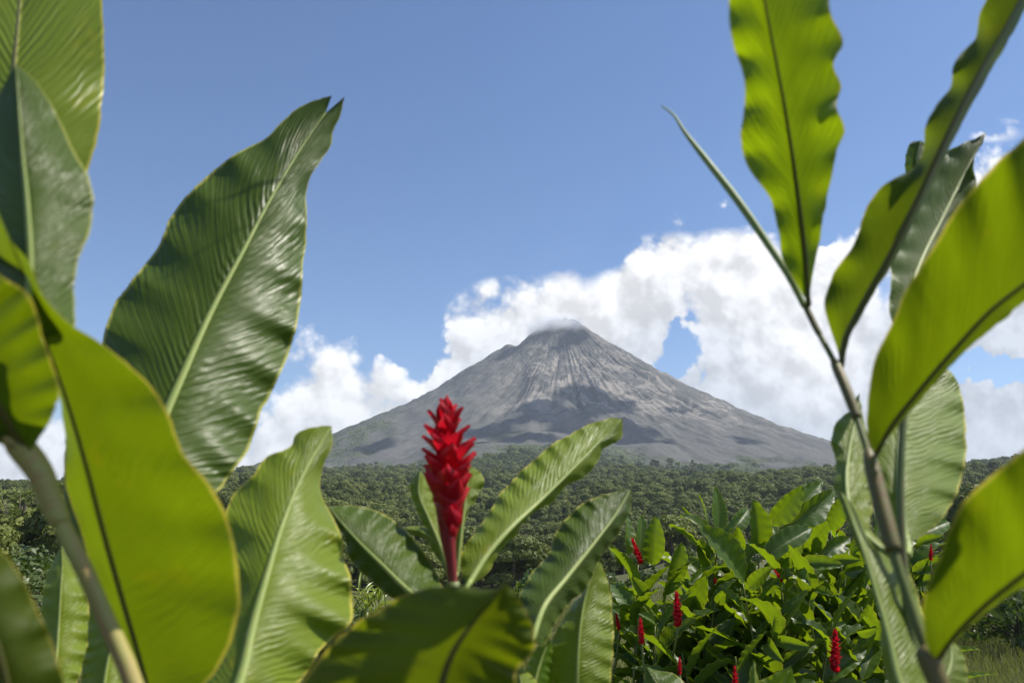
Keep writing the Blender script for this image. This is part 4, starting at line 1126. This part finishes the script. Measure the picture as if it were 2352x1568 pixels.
# -- bottom centre leaf and low shoots
s8 = stalk(.02, .46, 'ginger shoot with a broad out-of-focus dark leaf below the red flower')
stem(s8, [(980, 1900, .50), (985, 1750, .50), (995, 1680, .50)], [.007, .006, .004], M_STEM, (.0, .46))
leaf(s8, [(1000, 1680, .50), (1010, 1600, .495), (1040, 1500, .485), (1090, 1425, .475), (1135, 1375, .468), (1162, 1338, .465)],
     [(900, 1670), (680, 1600), (720, 1530), (760, 1480), (810, 1437), (865, 1400), (930, 1366), (1000, 1347), (1060, 1344), (1110, 1352), (1140, 1352)],
     [(1100, 1680), (1185, 1600), (1188, 1540), (1224, 1500), (1230, 1460), (1212, 1410), (1188, 1372)],
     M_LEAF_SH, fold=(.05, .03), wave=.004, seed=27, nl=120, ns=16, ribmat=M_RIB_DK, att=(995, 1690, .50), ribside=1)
s9 = stalk(.10, 1.02, 'ginger shoot with an upright dull green leaf between flower and distant clump')
stem(s9, [(1330, 1900, 1.0), (1326, 1700, 1.0), (1324, 1620, 1.0)], [.008, .006, .004], M_STEM, (.10, 1.02))
leaf(s9, [(1324, 1620, 1.0), (1326, 1530, 1.0), (1332, 1450, 1.01), (1345, 1370, 1.03), (1376, 1284, 1.05)],
     [(1270, 1600), (1255, 1540), (1262, 1480), (1300, 1410), (1345, 1350)], [(1395, 1590), (1406, 1520), (1409, 1460), (1404, 1390), (1395, 1330)],
     M_LEAF, fold=(.02, .03), wave=.003, seed=28, nl=90, ns=10, att=(1324, 1640, 1.0))
leaf(s9, [(1215, 1640, .98), (1230, 1560, .99), (1245, 1510, 1.0), (1262, 1465, 1.01)], [(1200, 1590), (1215, 1520), (1240, 1478)], [(1262, 1600), (1268, 1530), (1268, 1485)],
     M_LEAF_YL, fold=(.02, .02), seed=29, nl=60, ns=8, att=(1320, 1700, 1.0))
leaf(s9, [(1190, 1700, .9), (1200, 1620, .9), (1198, 1570, .91), (1188, 1530, .92)], [(1180, 1640), (1180, 1570)], [(1235, 1640), (1240, 1580), (1215, 1545)],
     M_LEAF, fold=(.02, .02), seed=30, nl=50, ns=8, att=(1320, 1760, 1.0))

# ------------------------------------------------------------------ the ginger clump in the middle distance
def bush_leaf(name, w=.26, bend=.25, fold=.10, seed=0, twist=0.0, nl=24, ns=5):
    """unit leaf along +Z, face towards -Y; arches over towards +Y as bend grows"""
    tt = np.linspace(0, 1, nl); ss = np.linspace(-1, 1, 2 * ns + 1)
    T, S_ = np.meshgrid(tt, ss, indexing='ij')
    wd = w * .5 * np.sin(np.pi * T ** .82) ** .62 * (1 - .25 * T ** 4) * (1 + .05 * fbm(T * 7 + 0 * S_, np.sign(S_) * 3 + seed, oct=2))
    wd[0] = .01; wd[-1] = .001
    phi = bend * T * 1.6
    Zc = np.cumsum(np.cos(bend * tt * 1.6)) / nl; Yc = np.cumsum(np.sin(bend * tt * 1.6)) / nl
    tw = twist * T
    Xs = S_ * wd * np.cos(tw); Ys = S_ * wd * np.sin(tw)
    nrm = np.abs(S_) ** 1.3 * wd * fold * -4 + np.abs(S_) ** 2 * .016 * np.sin(T * 40 + S_ * 2 + seed) + .01 * fbm(T * 5, S_ * 1.4 + seed, oct=2)
    Y_ = Yc[:, None] + Ys + nrm * np.cos(phi); Z_ = Zc[:, None] - nrm * np.sin(phi)
    V = np.stack([Xs, Y_, Z_], -1).reshape(-1, 3)
    uv = np.stack([(S_ + 1) / 2, T], -1).reshape(-1, 2)
    me = np_mesh(name, V, grid_faces(nl, 2 * ns + 1), uv); me.materials.append(M_LEAF_BU)
    return me


BL = [bush_leaf('leaf_upright', .36, .10, .10, 1), bush_leaf('leaf_arched', .34, .45, .14, 2), bush_leaf('leaf_long', .28, .30, .08, 3, .5), bush_leaf('leaf_broad', .42, .22, .12, 4, -.3),
      bush_leaf('leaf_drooping', .38, .95, .14, 5, .3), bush_leaf('leaf_narrow', .13, .15, .3, 6), bush_leaf('leaf_twisted', .34, .35, .12, 7, 1.2)]


def place_leaf(parent, base, tip, mesh, roll=0.0, face=None, s=1.0):
    o = bpy.data.objects.new('leaf', mesh); COL.objects.link(o); o.parent = parent
    b = Vector(base); d = Vector(tip) - b; L_ = d.length
    zc = d.normalized()
    # chord of the arched leaf
    vlast = Vector(mesh.vertices[len(mesh.vertices) - 1].co)
    face = Vector(face) if face is not None else Vector((0, -1, .3))
    yy = -(face - zc * face.dot(zc)).normalized(); xx = yy.cross(zc)
    Rm = Matrix((xx, yy, zc)).transposed()
    ch = Vector((0, vlast.y, vlast.z)); q = ch.normalized().rotation_difference(Vector((0, 0, 1)))
    Rm = Rm @ Matrix.Rotation(roll, 3, 'Z') @ q.to_matrix()
    o.matrix_local = Matrix.Translation(b) @ Rm.to_4x4() @ Matrix.Scale(L_ / ch.length * s, 4)
    return o


def small_flower_mesh(name, seed, n=34, ln=.2):
    Vs, Fs, Us, off = [], [], [], 0
    pw2 = lambda t: 1; tl2 = lambda t: np.interp(t, [0, .3, .7, 1], [.35, .55, .5, .12])
    for (t, z, a, w, tilt, rn) in flower_layout(n, 0, ln * .86, pw2, seed, tl2):
        bm_ = BR[0] if t < .5 else BR[1]
        co = np.empty(len(bm_.vertices) * 3, np.float32); bm_.vertices.foreach_get('co', co); co = co.reshape(-1, 3)
        M_ = Matrix.Rotation(a + math.pi / 2, 4, 'Z') @ Matrix.Rotation(tilt, 4, 'X') @ Matrix.Scale(.036 * (1.15 - .5 * t), 4)
        A_ = np.array(M_)[:3, :3]
        Vs.append(co @ A_.T + np.array([0, 0, z])); Fs.append(grid_faces(14, 7) + off); off += len(co)
        Us.append(np.stack([np.tile(np.linspace(0, 1, 7), 14), np.repeat(np.linspace(0, 1, 14), 7)], 1))
    me = np_mesh(name, np.vstack(Vs), np.vstack(Fs), np.vstack(Us)); me.materials.append(M_BRACT)
    return me


SF = [small_flower_mesh('flower_spike', 1), small_flower_mesh('flower_spike_slim', 2, 26)]
C5 = lambda cx, cy: (1320.7 + cx * .4385, 1033.6 + cy * .4385)
rs = np.random.RandomState(44)
CL_GROUP = 'stems of the ginger clump in the middle distance'


def shoot(topx, topy, d, label, leaves=(), flower=None, lean=0.0, nleaf=9, low=.45, gx=None, seed=0, size=.29):
    """one stem of the clump: topx, topy in crop units; leaves: hand placed (bx, by, tx, ty, dd, mesh, roll)"""
    rs = np.random.RandomState(seed + 1000)
    T_ = at(*C5(topx, topy), d)
    g_x = T_[0] + (gx if gx is not None else rs.uniform(-.22, .22)); g_y = d + rs.uniform(-.2, .25); g_z = float(height(g_x, g_y))
    e = empty('ginger_plant', (g_x, g_y, g_z), label, 'ginger plant', CL_GROUP)
    off = np.array(e.location)
    base = np.array([0, 0, -.02]); top = T_ - off
    path = [base, base * .55 + top * .45 + np.array([(g_x - T_[0]) * .15, 0, .05]), top]
    Pp = spline(path, 30)
    obj('stem', tube(Pp, [.009, .008, .006, .0035], 7, 'stem'), e, M_STEM if rs.rand() < .6 else M_STEM_DK)
    for (bx, by, tx, ty, dd, mi_, roll) in leaves:
        b = at(*C5(bx, by), d) - off; q = at(*C5(tx, ty), d + dd) - off
        place_leaf(e, b, q, BL[mi_], roll, (rs.uniform(-.3, .3), -1, rs.uniform(.0, .6)))
    a0 = rs.uniform(-.5, .5)
    for k in range(nleaf):
        f = low + (0.97 - low) * (k + rs.rand() * .5) / nleaf
        p0 = Pp[int(f * 29)]
        side = 1 if k % 2 else -1
        a = a0 + (0 if side > 0 else math.pi) + rs.randn() * .45
        up = np.interp(f, [.3, .8, 1], [.15, .7, 1.5]) + rs.randn() * .18
        dv_ = np.array([math.cos(a), math.sin(a) * .9, up]); dv_ /= np.linalg.norm(dv_)
        L_ = size * (.75 + .45 * rs.rand())
        mi_ = rs.choice([1, 1, 3, 4, 2, 6, 0])
        fc_ = np.array([-dv_[0] * .9, -dv_[1] * .9 - .1, 1.0])
        place_leaf(e, p0, p0 + dv_ * L_, BL[mi_], rs.randn() * .35, fc_)
    if flower:
        fx, fy, tx, ty, fd = flower; fd -= .03
        b = at(*C5(fx, fy), fd) - off; q = at(*C5(tx, ty), fd) - off
        L_ = np.linalg.norm(q - b); dirv = Vector((q - b)); o = bpy.data.objects.new('flower', SF[seed % 2]); COL.objects.link(o); o.parent = e
        o.matrix_local = Matrix.Translation(Vector(b)) @ dirv.to_track_quat('Z', 'Y').to_matrix().to_4x4() @ Matrix.Diagonal((L_ / .2 * 1.7, L_ / .2 * 1.7, L_ / .2, 1))
        nb = Pp[18]
        obj('flower_stalk', tube([nb, nb * .3 + b * .7 + np.array([0, 0, -.06]), b], [.005, .005, .005], 7, 'flower_stalk', n=12), e, M_STEM)
    return e


SH = [
    (330, 600, 4.3, 'ginger stem at the clump left end bearing a red spike that leans left', [(335, 590, 350, 335, .05, 0, .5), (400, 610, 425, 340, -.05, 3, .1), (272, 560, 275, 335, .1, 0, 1.0), (250, 610, 165, 490, .0, 3, .4)], (350, 600, 295, 450, 4.25), 8, 1),
    (480, 700, 4.2, 'ginger stem with a broad upright leaf right of the leaning red spike', [(500, 710, 560, 480, -.05, 3, .2), (380, 790, 295, 660, -.05, 3, .3), (470, 745, 570, 690, -.1, 1, .2)], (540, 930, 530, 725, 4.0), 9, 2),
    (700, 400, 4.6, 'ginger stem topped by a narrow glossy leaf and a thin unopened spear', [(690, 400, 640, 225, .05, 2, .9), (645, 400, 553, 288, 0, 5, 0)], None, 8, 3),
    (755, 460, 4.5, 'ginger stem topped by a pointed upright leaf with crinkled edge', [(755, 450, 738, 188, .05, 0, .15), (700, 600, 720, 520, .0, 1, .5)], None, 8, 4),
    (820, 450, 4.7, 'ginger stem with one shaded leaf folding to the right at its top', [(800, 450, 905, 308, .15, 1, -.2), (850, 545, 850, 395, -.1, 3, .1)], None, 8, 5),
    (880, 700, 4.1, 'ginger stem at the front of the clump with one long leaf sweeping up left', [(890, 700, 640, 398, -.15, 3, .25), (905, 725, 1037, 610, -.1, 3, -.5)], None, 7, 6),
    (960, 560, 4.5, 'ginger stem topped by a tall bright leaf with a wavy left edge', [(960, 550, 930, 252, -.1, 3, .15)], None, 8, 7),
    (1060, 400, 4.6, 'ginger stem standing highest in the clump with leaves arching right', [(1010, 395, 1195, 185, -.1, 3, .2), (1075, 400, 1292, 163, .2, 2, .3), (1080, 410, 1357, 213, .15, 1, .3)], None, 8, 8),
    (1065, 620, 4.3, 'ginger stem with an orange-red bud beside a wide horizontal leaf', [(975, 580, 1240, 410, .1, 1, .0), (1070, 610, 1195, 500, -.1, 3, .2)], (1090, 690, 1040, 620, 4.2), 8, 9),
    (1340, 420, 4.6, 'ginger stem topped by a broad bright leaf near the dark foreground stem', [(1335, 425, 1405, 230, -.1, 3, .1), (1200, 530, 1330, 368, -.2, 3, .3)], (1370, 430, 1400, 375, 4.9), 8, 10),
    (1200, 640, 4.2, 'ginger stem with a long arched leaf and small drooping ones beneath', [(1155, 600, 1412, 605, -.1, 1, 0), (1150, 645, 1237, 710, -.15, 4, .2), (1215, 735, 1356, 765, -.15, 1, .2)], None, 8, 11),
    (1400, 600, 4.5, 'ginger stem with a pale leaf lying nearly flat at the clump right', [(1340, 570, 1497, 575, -.1, 1, .1), (1260, 560, 1440, 460, .1, 1, .2), (1400, 640, 1505, 620, .1, 1, .4)], (1435, 520, 1428, 475, 4.9), 8, 12),
    (1620, 470, 4.9, 'ginger stem behind the dark foreground stem at the clump right', [(1560, 500, 1600, 340, .1, 0, .3), (1640, 500, 1790, 440, .1, 1, .1)], (1560, 300, 1510, 265, 5.0), 9, 13),
    (1760, 480, 5.0, 'ginger stem with flat layered leaves right of the dark foreground stem', [(1730, 490, 1960, 375, .1, 1, .0), (1750, 500, 1935, 450, -.1, 1, .2)], None, 9, 14),
    (1800, 620, 4.8, 'ginger stem with a small red spike at the right end of the clump', [(1760, 640, 1960, 570, -.1, 1, .1), (1780, 700, 1940, 690, -.1, 4, .1)], (1862, 580, 1866, 488, 4.7), 9, 15),
    (620, 760, 4.4, 'ginger stem carrying a small red tip behind the front leaves', [(570, 860, 690, 655, -.15, 3, .1), (600, 700, 690, 620, .1, 1, .3)], (735, 700, 725, 638, 4.6), 9, 16),
    (740, 760, 4.3, 'ginger stem low at the clump front with mixed small leaves', [(740, 800, 815, 720, -.1, 3, .2)], None, 9, 17),
    (260, 860, 4.4, 'ginger stem with a small dark red spike at the lower left of the clump', [(320, 850, 180, 770, .0, 1, .2), (290, 960, 240, 800, -.1, 3, .1)], (232, 945, 213, 845, 4.3), 8, 18),
    (420, 920, 4.1, 'ginger stem with a slim red spike under the leaning one', [(430, 915, 330, 855, -.05, 1, .2)], (350, 1018, 342, 868, 3.95), 9, 19),
    (560, 1060, 4.0, 'ginger stem with a short red spike low at the clump centre left', [], (548, 1175, 548, 1075, 3.8), 9, 20),
    (840, 1080, 3.9, 'ginger stem with a red spike cut by the bottom edge of the photo', [], (838, 1260, 838, 1118, 3.75), 9, 21),
    (1350, 900, 4.1, 'ginger stem with a large deep red spike in the shade at right', [(1480, 960, 1585, 930, -.1, 1, .2)], (1360, 1165, 1365, 920, 3.85), 9, 22),
    (1500, 820, 4.4, 'ginger stem shaded under the clump right side', [(1500, 960, 1540, 800, -.1, 3, .2)], None, 9, 23),
    (1040, 900, 4.0, 'ginger stem with an upright bright little leaf against dark shade', [(1040, 990, 1050, 865, -.1, 0, .1), (1040, 990, 1235, 1030, -.1, 1, .1), (1010, 1010, 1095, 1110, -.15, 4, .1)], None, 9, 24),
    (1500, 700, 4.7, 'ginger stem half hidden between the red spikes at right', [(1440, 720, 1510, 640, 0, 3, .2)], None, 9, 25),
]
for (tx, ty, d, lab, lv, flw, nl_, sd) in SH:
    shoot(tx, ty, d, lab, lv, flw, nleaf=nl_ + 3, seed=sd)
# the inner, leafy body of the clump
inner = [(430, 850, 4.6), (600, 900, 4.7), (700, 850, 4.9), (820, 820, 4.8), (930, 800, 4.9), (1010, 760, 5.1), (1120, 800, 4.8), (1220, 820, 4.6), (1300, 780, 5.0), (1420, 800, 5.0), (1120, 950, 4.3), (1250, 980, 4.4),
         (950, 950, 4.3), (700, 1000, 4.2), (480, 1020, 4.3), (350, 1040, 4.4), (1450, 1000, 4.2), (1560, 900, 4.8), (1640, 800, 5.0), (1700, 700, 5.2), (1550, 650, 5.1), (1250, 620, 5.3), (1100, 560, 5.3), (850, 640, 5.2), (620, 650, 5.3), (1400, 500, 5.3), (1500, 560, 5.4), (1640, 600, 5.3)]
rs = np.random.RandomState(77)
inner += [(rs.uniform(420, 1620), rs.uniform(700, 1000), rs.uniform(4.3, 5.3)) for _ in range(16)]
for k, (tx, ty, d) in enumerate(inner):
    shoot(tx, ty, d, 'flowerless leafy stem in the %s of the ginger clump\'s %s' % ('upper part' if ty < 720 else ('middle' if ty < 880 else 'shaded lower part'), 'left side' if tx < 700 else ('centre' if tx < 1150 else 'right side')), (), None, nleaf=17, low=.32, seed=60 + k, size=.29)

# low shoots whose tips show at the bottom edge
e = empty('ginger_plant', tuple(at(1525, 1750, 1.6)[:2]) + (0,), 'ginger shoot whose two leaf tips poke in at the bottom centre right', 'ginger plant', 'ginger shoots close to the camera')
gz = float(height(e.location[0], e.location[1])); e.location[2] = gz
o_ = np.array(e.location)
obj('stem', tube([(0, 0, -.02), np.array([0, 0, at(1525, 1800, 1.6)[2] - gz]) * .5, at(1525, 1800, 1.6) - o_], [.008, .007, .004], 8, 'stem', n=20), e, M_STEM)
leaf(e, [(1530, 1800, 1.6), (1535, 1680, 1.62), (1520, 1590, 1.65), (1485, 1530, 1.68)], [(1490, 1700), (1478, 1600), (1478, 1560)], [(1580, 1700), (1585, 1590), (1545, 1545), (1510, 1540)], M_LEAF_DK, seed=41, nl=60, ns=8, fold=(.03, .03))
e = empty('ginger_plant', tuple(at(1780, 1750, 1.4)[:2]) + (0,), 'ginger shoot whose bright leaf tip and pale spear show at the bottom right', 'ginger plant', 'ginger shoots close to the camera')
gz = float(height(e.location[0], e.location[1])); e.location[2] = gz
o_ = np.array(e.location)
obj('stem', tube([(0, 0, -.02), np.array([0, 0, at(1760, 1800, 1.4)[2] - gz]) * .5, at(1760, 1800, 1.4) - o_], [.008, .007, .004], 8, 'stem', n=20), e, M_STEM)
leaf(e, [(1770, 1800, 1.4), (1775, 1660, 1.4), (1795, 1580, 1.4), (1817, 1528, 1.4)], [(1720, 1700), (1720, 1620), (1740, 1570), (1780, 1545)], [(1830, 1700), (1832, 1600), (1825, 1555)], M_LEAF_YL, seed=42, nl=60, ns=8, fold=(.02, .02))
leaf(e, [(1750, 1800, 1.42), (1738, 1660, 1.43), (1734, 1570, 1.44), (1732, 1513, 1.45)], [(1720, 1680), (1718, 1600), (1722, 1550)], [(1765, 1680), (1752, 1600), (1740, 1550)], M_LEAF, seed=43, nl=60, ns=6, fold=(.02, .02))

# ------------------------------------------------------------------ shrubs at middle distance
def shrub(px, py, d, s, w, h, mat, label, seed, q=.07, nq=5200, lobes=26, name='bushy_shrub'):
    P = at(px, py, d); gz_ = float(height(P[0], P[1]))
    e = empty(name, (P[0], P[1], gz_), label, 'shrub')
    cm = crown_mesh('foliage', seed, w, h, lobes, nq, q, .5, .9); cm.materials.append(mat)
    o = obj('foliage', cm, e); o.location = (0, 0, -h * .12); 
    tm = limb_mesh('branches', seed + 1, h * .25, w, .035, h * .7); tm.materials.append(M_BARK)
    obj('stem', tm, e)
    return e


shrub(2330, 1440, 15, 1, 3.6, 2.0, M_SHRUB, 'dense dark bush above the grass at the lower right corner', 401, .06, 9000, 40)
shrub(2210, 1400, 19, 1, 3.0, 1.7, M_SHRUB, 'dense dark bush partly behind the lower right leaves', 402, .06, 7000, 34)
shrub(2440, 1400, 20, 1, 4.2, 2.6, M_SHRUB, 'tall bush rising at the far lower right edge', 403, .07, 8000, 36)
shrub(845, 1440, 9, 1, 1.6, 1.0, M_SHRUB, 'dark low bush under the spiky bright plant', 404, .05, 4200, 22)
shrub(1215, 1330, 30, 1, 1.8, 2.2, M_SHRUBL, 'bright small-leaved bush just right of the long ribbed leaf', 405, .10, 900, 14)
shrub(60, 1420, 26, 1, 6.0, 2.8, M_SHRUB, 'broad dark bush on the left slope behind the reddish stem', 406, .10, 9000, 40)

# a spiky bromeliad-like plant right of the bright leaf
P0 = at(842, 1405, 7.6); e = empty('spiky_plant', (P0[0], P0[1], float(height(P0[0], P0[1]))), 'spiky bright plant with strap leaves and reddish base beside the bright leaf', 'plant')
o_ = np.array(e.location)
M_STRAP = simple_leafage('strap_leaf', (.10, .17, .03), (.26, .32, .06), .4, 3, (.4, .5, .04), .35, .5)
obj('stem', tube([(0, 0, -.02), (0, 0, (P0 - o_)[2] * .5), P0 - o_], [.03, .025, .02], 8, 'stem', n=10), e, M_STEM_DK)
rs = np.random.RandomState(9)
lm = bush_leaf('strap_leaf', .085, .7, .2, 9, 0, 14, 2); lm.materials.clear(); lm.materials.append(M_STRAP)
for k in range(46):
    a = rs.rand() * 6.283; up = rs.uniform(.1, 1.6); v_ = np.array([math.cos(a), math.sin(a), up]); v_ /= np.linalg.norm(v_)
    b = P0 - o_ + rs.randn(3) * np.array([.10, .06, .07]); place_leaf(e, b, b + v_ * rs.uniform(.16, .32), lm, 0, (-v_[0], -v_[1], 1.2))
